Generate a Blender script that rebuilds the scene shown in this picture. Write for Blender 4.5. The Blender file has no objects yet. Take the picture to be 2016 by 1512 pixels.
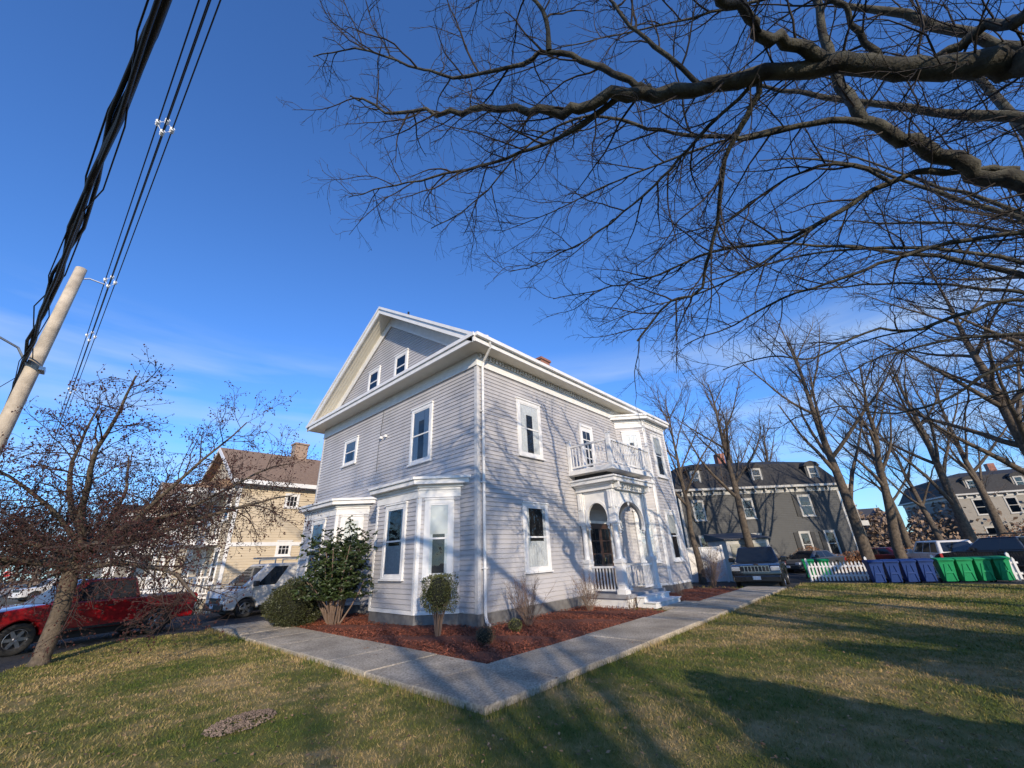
import bpy, math, random
import numpy as np
from mathutils import Vector, Matrix
R=random.Random(7)
scn=bpy.context.scene
COL=scn.collection
# ------------------------------------------------------------------ materials
def newmat(name):
    m=bpy.data.materials.new(name); m.use_nodes=True
    nt=m.node_tree; return m,nt,nt.nodes['Principled BSDF']
def mk(name,col,rough=.6,metal=0.,ns=6.,na=.12,bump=0.,bs=None,coat=0.,spec=.5,detail=5,island=0.,col2=None,big=None):
    m,nt,b=newmat(name); N=nt.nodes; L=nt.links
    b.inputs['Roughness'].default_value=rough; b.inputs['Metallic'].default_value=metal
    b.inputs['Coat Weight'].default_value=coat; b.inputs['Specular IOR Level'].default_value=spec
    tc=N.new('ShaderNodeTexCoord'); n=N.new('ShaderNodeTexNoise'); n.inputs['Scale'].default_value=ns; n.inputs['Detail'].default_value=detail
    L.new(tc.outputs['Object'],n.inputs['Vector'])
    r=N.new('ShaderNodeValToRGB'); r.color_ramp.elements[0].position=.3; r.color_ramp.elements[1].position=.7
    c1=[c*(1-na) for c in col]; c2=[min(1,c*(1+na)) for c in col]
    if col2: c2=col2
    r.color_ramp.elements[0].color=(*c1,1); r.color_ramp.elements[1].color=(*c2,1)
    L.new(n.outputs['Fac'],r.inputs['Fac']); out=r.outputs['Color']
    if island or big:
        mx=N.new('ShaderNodeHueSaturation'); L.new(out,mx.inputs['Color'])
        if island:
            g=N.new('ShaderNodeNewGeometry'); mr=N.new('ShaderNodeMapRange')
            mr.inputs['To Min'].default_value=1-island; mr.inputs['To Max'].default_value=1+island
            L.new(g.outputs['Random Per Island'],mr.inputs['Value'])
        else:
            g=N.new('ShaderNodeTexNoise'); g.inputs['Scale'].default_value=big[0]; g.inputs['Detail'].default_value=4; L.new(tc.outputs['Object'],g.inputs['Vector'])
            mr=N.new('ShaderNodeMapRange'); mr.inputs['From Min'].default_value=.3; mr.inputs['From Max'].default_value=.7
            mr.inputs['To Min'].default_value=1-big[1]; mr.inputs['To Max'].default_value=1+big[1]
            L.new(g.outputs['Fac'],mr.inputs['Value'])
        L.new(mr.outputs['Result'],mx.inputs['Value']); out=mx.outputs['Color']
    L.new(out,b.inputs['Base Color'])
    if bump:
        n2=N.new('ShaderNodeTexNoise'); n2.inputs['Scale'].default_value=bs or ns*4; n2.inputs['Detail'].default_value=6
        L.new(tc.outputs['Object'],n2.inputs['Vector'])
        bp=N.new('ShaderNodeBump'); bp.inputs['Strength'].default_value=bump; bp.inputs['Distance'].default_value=.02
        L.new(n2.outputs['Fac'],bp.inputs['Height']); L.new(bp.outputs['Normal'],b.inputs['Normal'])
    return m
def emis_brick(name,c1,c2,mort,scale=5.):
    m,nt,b=newmat(name); N=nt.nodes; L=nt.links
    tc=N.new('ShaderNodeTexCoord'); bt=N.new('ShaderNodeTexBrick'); bt.inputs['Scale'].default_value=scale
    mp=N.new('ShaderNodeMapping'); mp.inputs['Rotation'].default_value=(math.radians(90),0,math.radians(0))
    bt.inputs['Color1'].default_value=(*c1,1); bt.inputs['Color2'].default_value=(*c2,1); bt.inputs['Mortar'].default_value=(*mort,1)
    L.new(tc.outputs['Object'],mp.inputs['Vector']); L.new(mp.outputs['Vector'],bt.inputs['Vector']); L.new(bt.outputs['Color'],b.inputs['Base Color']); b.inputs['Roughness'].default_value=.85
    return m
SID=mk('siding_paint',(.44,.425,.425),.55,ns=1.2,na=.06,bump=.15,bs=30,big=(.7,.10))
TRIM=mk('white_trim_paint',(.73,.72,.70),.5,ns=3,na=.07,bump=.08,bs=40)
SOFF=mk('soffit_vinyl',(.66,.62,.52),.55,ns=3,na=.05)
ROOFD=mk('dark_shingle',(.055,.056,.062),.85,ns=14,na=.45,bump=.5,bs=30)
ROOFB=mk('brown_shingle',(.24,.16,.105),.9,ns=9,na=.25,bump=.5,bs=30)
CONC=mk('concrete',(.40,.345,.265),.9,ns=30,na=.40,bump=.6,bs=140,detail=10,big=(1.1,.32),spec=.12)
FOUND=mk('foundation_concrete',(.15,.145,.14),.9,ns=6,na=.25,bump=.4,bs=40)
ASPH=mk('asphalt',(.052,.052,.053),.85,ns=90,na=.35,bump=.5,bs=160,big=(.6,.25),spec=.2)
MULCH=mk('mulch',(.14,.040,.02),.95,ns=30,na=.5,bump=1,bs=60)
CHIP=mk('mulch_chip',(.24,.07,.034),.9,ns=5,na=.2,island=.6)
DARK=mk('unlit_dark_paint',(.012,.013,.016),.6)  # near-black colour painted in for unlit rooms and the balcony gap's shade
CURT=mk('curtain_cloth',(.72,.72,.72),.9,ns=20,na=.1)
BLIND=mk('window_blind',(.6,.6,.58),.8,ns=2,na=.05)
BARK=mk('oak_bark',(.10,.077,.055),.95,ns=9,na=.45,bump=1,bs=35)
BARKL=mk('lichen_bark',(.024,.020,.016),.95,ns=5,na=.35,bump=1,bs=30,col2=(.085,.08,.058),detail=8)
TWIG=mk('twig_bark',(.030,.022,.017),.9,ns=2,na=.35)
TWIGB=mk('pale_twig_bark',(.085,.06,.042),.9,ns=2,na=.35)
TWIGR=mk('reddish_twig',(.045,.026,.021),.9,ns=2,na=.3)
BERRY=mk('dried_berry',(.075,.024,.018),.7,ns=2,na=.2,island=.5)
LEAF=mk('evergreen_leaf',(.032,.050,.014),.42,ns=3,na=.3,island=.45)
LEAFB=mk('boxwood_leaf',(.095,.10,.030),.5,ns=3,na=.3,island=.5)
LEAFH=mk('yew_leaf',(.042,.048,.016),.55,ns=3,na=.3,island=.5)
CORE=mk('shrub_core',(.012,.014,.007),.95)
DRY=mk('dry_stem',(.17,.115,.085),.9,ns=3,na=.3)
DEADL=mk('dead_leaf',(.24,.14,.07),.85,ns=3,na=.2,island=.55)
POLE=mk('weathered_pole_wood',(.44,.37,.28),.85,ns=4,na=.25,bump=.6,bs=30)
CABLE=mk('cable_rubber',(.010,.010,.011),.6)
CERAM=mk('ceramic_insulator',(.7,.72,.74),.3)
STEEL=mk('galvanised_steel',(.42,.43,.44),.4,.8)
REDB=emis_brick('red_brick',(.30,.09,.05),(.24,.07,.045),(.3,.26,.22))
TANB=emis_brick('tan_brick',(.34,.22,.14),(.28,.18,.12),(.35,.32,.28))
BEIGE=mk('beige_clapboard',(.54,.45,.32),.6,ns=2,na=.06)
BEIGE2=mk('tan_clapboard',(.40,.34,.25),.6,ns=2,na=.06)
GREYD=mk('dark_grey_clapboard',(.034,.036,.036),.6,ns=2,na=.1)
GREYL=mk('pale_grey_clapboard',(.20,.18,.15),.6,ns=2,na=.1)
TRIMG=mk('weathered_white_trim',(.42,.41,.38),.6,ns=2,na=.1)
BLACKP=mk('black_shutter',(.006,.006,.007),.5)
SLATE=mk('slate_roof',(.028,.027,.027),.8,ns=10,na=.4,bump=.4,bs=20)
TYRE=mk('tyre_rubber',(.018,.018,.018),.8)
RIM=mk('alloy_rim',(.35,.35,.36),.35,.9)
CHROME=mk('chrome',(.6,.6,.6),.15,1.)
PLASTIC=mk('black_plastic',(.02,.02,.021),.5)
CARGL=mk('car_glass',(.012,.015,.018),.05,spec=.8)
RED=mk('red_car_paint',(.27,.006,.010),.28,.15,coat=.7,ns=2,na=.08)
WHITE=mk('white_car_paint',(.60,.59,.57),.35,coat=.5,ns=2,na=.06)
BLACKC=mk('black_car_paint',(.012,.013,.016),.22,.2,coat=1.,ns=2,na=.1)
GREYC=mk('grey_car_paint',(.08,.083,.088),.3,.4,coat=.8,ns=2,na=.05)
LAMP=mk('headlamp_glass',(.5,.52,.55),.12,.3)
TAIL=mk('tail_lamp',(.3,.01,.01),.2)
PLATE=mk('number_plate',(.7,.7,.72),.5)
GREENP=mk('green_bin_plastic',(.008,.24,.085),.6,ns=3,na=.12,spec=.25)
BLUEP=mk('navy_bin_plastic',(.012,.040,.16),.6,ns=3,na=.12,spec=.25)
SIGNR=mk('sign_red',(.5,.012,.012),.4)
GOLD=mk('brass',(.5,.35,.12),.35,.8)
WDARK=mk('dark_wood_door',(.06,.03,.018),.4)
def glassmat(name,tint=(.86,.9,.94)):
    m=bpy.data.materials.new(name); m.use_nodes=True; nt=m.node_tree; N=nt.nodes; L=nt.links
    N.remove(N['Principled BSDF']); o=N['Material Output']
    t=N.new('ShaderNodeBsdfTransparent'); t.inputs['Color'].default_value=(*tint,1)
    g=N.new('ShaderNodeBsdfGlossy'); g.inputs['Roughness'].default_value=.02
    f=N.new('ShaderNodeFresnel'); f.inputs['IOR'].default_value=1.65
    tc=N.new('ShaderNodeTexCoord'); n=N.new('ShaderNodeTexNoise'); n.inputs['Scale'].default_value=1.6; L.new(tc.outputs['Object'],n.inputs['Vector'])
    bp=N.new('ShaderNodeBump'); bp.inputs['Strength'].default_value=.25; bp.inputs['Distance'].default_value=.08; L.new(n.outputs['Fac'],bp.inputs['Height']); L.new(bp.outputs['Normal'],g.inputs['Normal'])
    mx=N.new('ShaderNodeMixShader'); L.new(f.outputs['Fac'],mx.inputs['Fac']); L.new(t.outputs['BSDF'],mx.inputs[1]); L.new(g.outputs['BSDF'],mx.inputs[2]); L.new(mx.outputs['Shader'],o.inputs['Surface'])
    return m
GLASS=glassmat('window_glass')
def grassmat(name,isl):
    m,nt,b=newmat(name); N=nt.nodes; L=nt.links; b.inputs['Roughness'].default_value=.8; b.inputs['Specular IOR Level'].default_value=.15
    tc=N.new('ShaderNodeTexCoord')
    def noise(s,d=5):
        n=N.new('ShaderNodeTexNoise'); n.inputs['Scale'].default_value=s; n.inputs['Detail'].default_value=d; L.new(tc.outputs['Object'],n.inputs['Vector']); return n
    n1=noise(.42,7); n2=noise(3.2,7)
    ad=N.new('ShaderNodeMath'); ad.operation='MULTIPLY_ADD'; ad.inputs[1].default_value=.55; L.new(n2.outputs['Fac'],ad.inputs[0]); L.new(n1.outputs['Fac'],ad.inputs[2])
    last=ad.outputs[0]
    if isl:
        g=N.new('ShaderNodeNewGeometry'); a2=N.new('ShaderNodeMath'); a2.operation='MULTIPLY_ADD'; a2.inputs[1].default_value=.20; L.new(g.outputs['Random Per Island'],a2.inputs[0]); L.new(last,a2.inputs[2]); last=a2.outputs[0]
        off=.10
    else: off=0
    r=N.new('ShaderNodeValToRGB'); e=r.color_ramp.elements
    e[0].position=.62+off; e[0].color=(.085,.112,.022,1); e[1].position=.97 if not isl else 1.0; e[1].color=(.36,.26,.12,1)
    x=e.new(.77+off); x.color=(.165,.152,.045,1)
    L.new(last,r.inputs['Fac'])
    L.new(r.outputs['Color'],b.inputs['Base Color'])
    n3=noise(60,6); bp=N.new('ShaderNodeBump'); bp.inputs['Strength'].default_value=.8; bp.inputs['Distance'].default_value=.03; L.new(n3.outputs['Fac'],bp.inputs['Height'])
    if not isl: L.new(bp.outputs['Normal'],b.inputs['Normal'])
    return m
GRASS=grassmat('lawn_ground',False); BLADE=grassmat('grass_blades',True)
EARTH=mk('far_ground',(.09,.078,.045),.95,ns=.3,na=.35,detail=8)
# ------------------------------------------------------------------ mesh builder
class MB:
    def __init__(s): s.v=[]; s.f=[]; s.m=[]
    def poly(s,pts,m=0):
        b=len(s.v); s.v.extend([tuple(p) for p in pts]); s.f.append(tuple(range(b,b+len(pts)))); s.m.append(m)
    def hexa(s,p,m=0):
        b=len(s.v); s.v.extend([tuple(q) for q in p])
        for f in ((3,2,1,0),(4,5,6,7),(0,1,5,4),(1,2,6,5),(2,3,7,6),(3,0,4,7)):
            s.f.append(tuple(b+i for i in f)); s.m.append(m)
    def box(s,x0,x1,y0,y1,z0,z1,m=0):
        s.hexa([(x0,y0,z0),(x1,y0,z0),(x1,y1,z0),(x0,y1,z0),(x0,y0,z1),(x1,y0,z1),(x1,y1,z1),(x0,y1,z1)],m)
    def prism(s,poly,fn0,fn1,m=0):
        n=len(poly); b=len(s.v); s.v.extend([tuple(fn0(p)) for p in poly]); s.v.extend([tuple(fn1(p)) for p in poly])
        s.f.append(tuple(b+i for i in range(n))[::-1]); s.m.append(m); s.f.append(tuple(b+n+i for i in range(n))); s.m.append(m)
        for i in range(n):
            j=(i+1)%n; s.f.append((b+i,b+j,b+n+j,b+n+i)); s.m.append(m)
    def zprism(s,poly,z0,z1,m=0): s.prism(poly,lambda p:(p[0],p[1],z0),lambda p:(p[0],p[1],z1),m)
    def tube(s,pts,rad,n=6,m=0,cap=False):
        b=len(s.v); k=len(pts)
        dx=pts[-1][0]-pts[0][0];dy=pts[-1][1]-pts[0][1];dz=pts[-1][2]-pts[0][2]
        ref=(1,0,0) if abs(dx)<=min(abs(dy),abs(dz)) else ((0,1,0) if abs(dy)<=abs(dz) else (0,0,1))
        cs=[(math.cos(2*math.pi*i/n),math.sin(2*math.pi*i/n)) for i in range(n)]
        for i,p in enumerate(pts):
            a=pts[max(0,i-1)]; c=pts[min(k-1,i+1)]
            tx,ty,tz=c[0]-a[0],c[1]-a[1],c[2]-a[2]
            l=math.sqrt(tx*tx+ty*ty+tz*tz) or 1; tx/=l;ty/=l;tz/=l
            ux,uy,uz=ty*ref[2]-tz*ref[1],tz*ref[0]-tx*ref[2],tx*ref[1]-ty*ref[0]
            l=math.sqrt(ux*ux+uy*uy+uz*uz) or 1; ux/=l;uy/=l;uz/=l
            wx,wy,wz=ty*uz-tz*uy,tz*ux-tx*uz,tx*uy-ty*ux
            r=rad[i] if isinstance(rad,(list,tuple)) else rad
            for cc,ss in cs: s.v.append((p[0]+r*(ux*cc+wx*ss),p[1]+r*(uy*cc+wy*ss),p[2]+r*(uz*cc+wz*ss)))
        for i in range(k-1):
            for j in range(n):
                j2=(j+1)%n; s.f.append((b+i*n+j,b+i*n+j2,b+(i+1)*n+j2,b+(i+1)*n+j)); s.m.append(m)
        if cap:
            s.f.append(tuple(b+j for j in range(n))[::-1]); s.m.append(m); s.f.append(tuple(b+(k-1)*n+j for j in range(n))); s.m.append(m)
    def lathe(s,prof,n,fn,m=0):
        b=len(s.v)
        for r,h in prof:
            for j in range(n):
                a=2*math.pi*j/n; s.v.append(tuple(fn(r*math.cos(a),r*math.sin(a),h)))
        for i in range(len(prof)-1):
            for j in range(n):
                j2=(j+1)%n; s.f.append((b+i*n+j,b+i*n+j2,b+(i+1)*n+j2,b+(i+1)*n+j)); s.m.append(m)
    def obj(s,name,parent=None,mats=None,smooth=False,bevel=0,seg=2):
        me=bpy.data.meshes.new(name); me.from_pydata(s.v,[],s.f)
        for mm in (mats or [TRIM]): me.materials.append(mm)
        me.polygons.foreach_set('material_index',s.m)
        if smooth: me.polygons.foreach_set('use_smooth',[True]*len(s.f))
        me.update()
        o=bpy.data.objects.new(name,me); COL.objects.link(o)
        if parent: o.parent=parent
        if bevel:
            md=o.modifiers.new('bevel','BEVEL'); md.width=bevel; md.segments=seg; md.limit_method='ANGLE'; md.angle_limit=math.radians(35); md.harden_normals=False
        return o
def thing(name,label,cat,loc=(0,0,0),rz=0,group=None):
    o=bpy.data.objects.new(name,None); COL.objects.link(o); o.location=loc; o.rotation_euler=(0,0,rz); o.empty_display_size=.3
    o['label']=label; o['category']=cat
    if group: o['group']=group
    return o
def tag(o,label,cat,group=None):
    o['label']=label; o['category']=cat
    if group: o['group']=group
    return o
def struct(o): o['kind']='structure'; return o
def copything(src,loc,rz,scale=1,label=None):
    o=src.copy(); COL.objects.link(o); o.location=loc; o.rotation_euler=(0,0,rz); o.scale=(scale,)*3
    if label: o['label']=label
    def rec(a,b):
        for c in a.children:
            d=c.copy(); COL.objects.link(d); d.parent=b; rec(c,d)
    rec(src,o); return o
# ------------------------------------------------------------------ ground
GZ=-.15
def sheet(x0,x1,y0,y1,dz):
    mb=MB(); mb.poly([(x0,y0,GZ+dz),(x1,y0,GZ+dz),(x1,y1,GZ+dz),(x0,y1,GZ+dz)]); return mb
struct(sheet(-600,600,-600,600,0).obj('ground',None,[EARTH]))
struct(sheet(-1.0,60,12.3,16.6,.008).obj('driveway',None,[ASPH]))
struct(sheet(-12.4,-1.0,4.0,16.6,.004).obj('driveway_apron',None,[ASPH]))
struct(sheet(-20.5,-12.4,-300,300,.006).obj('road',None,[ASPH]))
struct(sheet(14.4,60,-40,12.3,.010).obj('parking_lot',None,[ASPH]))
mb=MB()
for y in range(-60,200,9): mb.poly([(-16.5,y,GZ+.012),(-16.4,y,GZ+.012),(-16.4,y+3,GZ+.012),(-16.5,y+3,GZ+.012)])
struct(mb.obj('road_marking',None,[TRIM]))
mb=MB(); mb.box(-12.4,-10.9,16.8,200,GZ-.05,GZ+.12); struct(mb.obj('pavement',None,[CONC]))
LP=[(-1.2,12.15),(-1.2,8.35),(-4.3,8.35),(-6.6,8.6),(-7.7,7.3),(-8.5,5.2),(-9.3,1.5),(-9.9,-6),(-10.2,-45),(17.6,-45),(17.6,-4.7),(14.1,-4.75),(14.1,12.15)]
def offs(P,d):
    out=[]; n=len(P)
    for i in range(n):
        a=Vector(P[i-1]);b=Vector(P[i]);c=Vector(P[(i+1)%n])
        e1=(b-a).normalized(); e2=(c-b).normalized()
        n1=Vector((e1.y,-e1.x)); n2=Vector((e2.y,-e2.x)); nn=(n1+n2)
        nn=nn/max(.3,nn.length_squared)*2 if nn.length>0 else n1
        out.append((b.x+nn.x*d,b.y+nn.y*d))
    return out
area=sum(LP[i][0]*LP[(i+1)%len(LP)][1]-LP[(i+1)%len(LP)][0]*LP[i][1] for i in range(len(LP)))
LO=offs(LP,.25 if area>0 else -.25)
mb=MB(); mb.poly([(x,y,0) for x,y in LP])
for i in range(len(LP)):
    j=(i+1)%len(LP); a,b=LP[i],LP[j]; c,d=LO[j],LO[i]
    mb.poly([(a[0],a[1],0),(b[0],b[1],0),(c[0],c[1],GZ-.03),(d[0],d[1],GZ-.03)])
struct(mb.obj('lawn',None,[GRASS]))
mb=MB()
def slabs(x0,x1,y0,y1,alongx,step=1.5,zt=.09):
    a0,a1=(x0,x1) if alongx else (y0,y1); n=max(1,round((a1-a0)/step)); s=(a1-a0)/n
    for i in range(n):
        u0=a0+i*s+.007; u1=a0+(i+1)*s-.007; z=zt+R.uniform(-.012,.012); e=R.uniform(-.015,.015)
        if alongx: mb.box(u0,u1,y0+e,y1+e,-.1,z)
        else: mb.box(x0+e,x1+e,u0,u1,-.1,z)
slabs(-4.1,-2.56,-3.05,8.3,False); slabs(-2.56,13.9,-4.6,-3.06,True); mb.box(-4.11,-2.565,-4.61,-3.055,-.1,.092)
slabs(5.75,7.65,-3.05,-2.55,True,3)
struct(mb.obj('footpath',None,[CONC],bevel=.022,seg=3))
def bed(poly_rects,name):
    mb=MB()
    for (x0,x1,y0,y1) in poly_rects:
        nx=max(2,int((x1-x0)/.22)); ny=max(2,int((y1-y0)/.22)); b=len(mb.v)
        for i in range(nx+1):
            for j in range(ny+1):
                ed=min(i,nx-i,j,ny-j); z=.035+(.05+.05*math.sin(i*.7+j*.4)+R.uniform(-.018,.018))*(min(1,ed/2))
                mb.v.append((x0+(x1-x0)*i/nx,y0+(y1-y0)*j/ny,z))
        for i in range(nx):
            for j in range(ny):
                k=b+i*(ny+1)+j; mb.f.append((k,k+ny+1,k+ny+2,k+1)); mb.m.append(0)
    return struct(mb.obj(name,None,[MULCH],smooth=True))
beds=[(-2.56,.1,-3.05,7.9),(.1,5.2,-3.05,.1),(8.1,13.2,-3.05,.1)]
bed(beds,'mulch_ground')
mb=MB()
for k in range(34000):
    b=beds[0] if R.random()<.62 else (beds[1] if R.random()<.66 else beds[2])
    x=R.uniform(b[0]-(.03 if b is beds[0] else 0),b[1]-.12); y=R.uniform(b[2]-.03,b[3]); z=.1+R.uniform(-.05,.03)
    if min(x-b[0] if b is beds[0] else 9,y-b[2])<.25: z=.055+R.uniform(-.02,.04)
    if R.random()<.012: x-=R.random()*.3; z=.097
    a=R.uniform(0,6.28); l=R.uniform(.012,.04); w=R.uniform(.004,.012); t=R.uniform(-.6,.6)
    ca,sa=math.cos(a),math.sin(a)
    mb.poly([(x-ca*l-sa*w,y-sa*l+ca*w,z-t*l),(x-ca*l+sa*w,y-sa*l-ca*w,z-t*l+R.uniform(-.01,.01)),(x+ca*l+sa*w,y+sa*l-ca*w,z+t*l),(x+ca*l-sa*w,y+sa*l+ca*w,z+t*l+R.uniform(-.01,.01))])
o=mb.obj('mulch_chips',None,[CHIP]); o['kind']='stuff'; o['label']='red brown wood mulch chips spread over the planting bed'; o['category']='mulch'
def inpoly(x,y,P):
    r=np.zeros(len(x),bool); n=len(P)
    for i in range(n):
        x1,y1=P[i];x2,y2=P[(i+1)%n]
        if y1==y2: continue
        c=((y1>y)!=(y2>y))&(x<(x2-x1)*(y-y1)/(y2-y1)+x1); r^=c
    return r
rs=np.random.RandomState(3)
N=330000
r=2.6+23*rs.rand(N)**1.1; th=np.radians(-20+125*rs.rand(N)); x=-8.32+r*np.cos(th); y=-9.09+r*np.sin(th)
ok=inpoly(x,y,LP)&~((x>-4.12)&(y>-4.63)&(x<14)); x,y,r=x[ok],y[ok],r[ok]; n=len(x)
def fbm(x,y): return np.sin(x*1.3+np.sin(y*1.1)*1.7)+.6*np.sin(y*2.9+x*1.7)+.5*np.sin(x*5.1-y*4.3)
hh=(.014+.02*rs.rand(n))*(1+.35*fbm(x,y)/2)+.0007*r; ww=(.0020+.0005*r)*(.6+.8*rs.rand(n))
edge=((x>-4.3)&(y>-4.8)); hh=np.where(edge,hh*1.8+.02,hh)
an=rs.rand(n)*6.283; lean=rs.normal(0,.022,(n,2))
V=np.zeros((n,3,3)); V[:,0,0]=x-np.cos(an)*ww; V[:,0,1]=y-np.sin(an)*ww; V[:,1,0]=x+np.cos(an)*ww; V[:,1,1]=y+np.sin(an)*ww
V[:,2,0]=x+lean[:,0]; V[:,2,1]=y+lean[:,1]; V[:,2,2]=hh; V[:,:2,2]=-.002
def npmesh(name,V,k,mat):
    n=len(V); me=bpy.data.meshes.new(name); me.vertices.add(n*k); me.vertices.foreach_set('co',V.reshape(-1).astype('f'))
    me.loops.add(n*k); me.loops.foreach_set('vertex_index',np.arange(n*k,dtype='i')); me.polygons.add(n)
    me.polygons.foreach_set('loop_start',np.arange(0,n*k,k,dtype='i')); me.polygons.foreach_set('loop_total',np.full(n,k,dtype='i'))
    me.update(calc_edges=True); me.validate(); me.materials.append(mat); o=bpy.data.objects.new(name,me); COL.objects.link(o); return o
o=npmesh('grass',V,3,BLADE); o['kind']='stuff'; o['label']='short winter grass, half green and half straw coloured'; o['category']='grass'
N=5200
r=3+20*rs.rand(N); th=np.radians(-20+125*rs.rand(N)); x=-8.32+r*np.cos(th); y=-9.09+r*np.sin(th)
ok=inpoly(x,y,LP)&~((x>-2.5)&(y>-3.0)&(x<14)); x,y=x[ok],y[ok]; n=len(x)
onp=((x>-4.14)&(y>-4.65)); z=np.where(onp,.10,.03)
keep=(~onp)|(rs.rand(n)<.2); x,y,z=x[keep],y[keep],z[keep]; n=len(x)
a=rs.rand(n)*6.283; l=.010+.020*rs.rand(n); w=l*.6; V=np.zeros((n,4,3)); ca,sa=np.cos(a),np.sin(a)
for i,(p,q) in enumerate(((-1,0),(0,1),(1,0),(0,-1))):
    V[:,i,0]=x+ca*l*p-sa*w*q; V[:,i,1]=y+sa*l*p+ca*w*q; V[:,i,2]=z+rs.rand(n)*.02
o=npmesh('fallen_leaves',V,4,DEADL); o['kind']='stuff'; o['label']='brown fallen oak leaves scattered over lawn and path'; o['category']='leaves'
mb=MB()
for k in range(900):
    a=R.uniform(0,6.28); q=math.sqrt(R.random()); x=-6.12+q*.42*math.cos(a); y=-2.3+q*.34*math.sin(a)+.1*math.cos(a); s=R.uniform(.007,.018); z=.03+(1-q)*.04
    p=[(x+s*math.cos(t+a),y+s*math.sin(t+a),z) for t in (0,1.6,3.1,4.7)]
    b=len(mb.v); mb.v.extend(p+[(x,y,z+s)])
    for i in range(4): mb.f.append((b+i,b+(i+1)%4,b+4)); mb.m.append(0)
o=mb.obj('gravel',None,[mk('gravel',(.16,.115,.085),.9,ns=3,na=.2,island=.6)]); o['kind']='stuff'; o['label']='small heap of brown gravel lying on the lawn'; o['category']='gravel'
# ------------------------------------------------------------------ building helpers
def frame(org,u,n):
    ox,oy,oz=org
    return lambda a,b,d:(ox+u[0]*a+n[0]*d, oy+u[1]*a+n[1]*d, oz+b)
def fbox(mb,F,a0,a1,b0,b1,d0,d1,m=0):
    mb.hexa([F(a0,b0,d0),F(a1,b0,d0),F(a1,b0,d1),F(a0,b0,d1),F(a0,b1,d0),F(a1,b1,d0),F(a1,b1,d1),F(a0,b1,d1)],m)
def clap(mb,F,L,z0,z1,exp=.135,ufn=None,th=.028,m=0):
    z=z0
    while z<z1-.01:
        zt=min(z+exp,z1); a0,a1=(0,L) if not ufn else ufn(z); c0,c1=(0,L) if not ufn else ufn(zt)
        if a1-a0>.02:
            mb.poly([F(a0,z,th),F(a1,z,th),F(c1,zt,.003),F(c0,zt,.003)],m)
            mb.poly([F(a0,z,0),F(a1,z,0),F(a1,z,th),F(a0,z,th)],m)
        z+=exp
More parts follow.
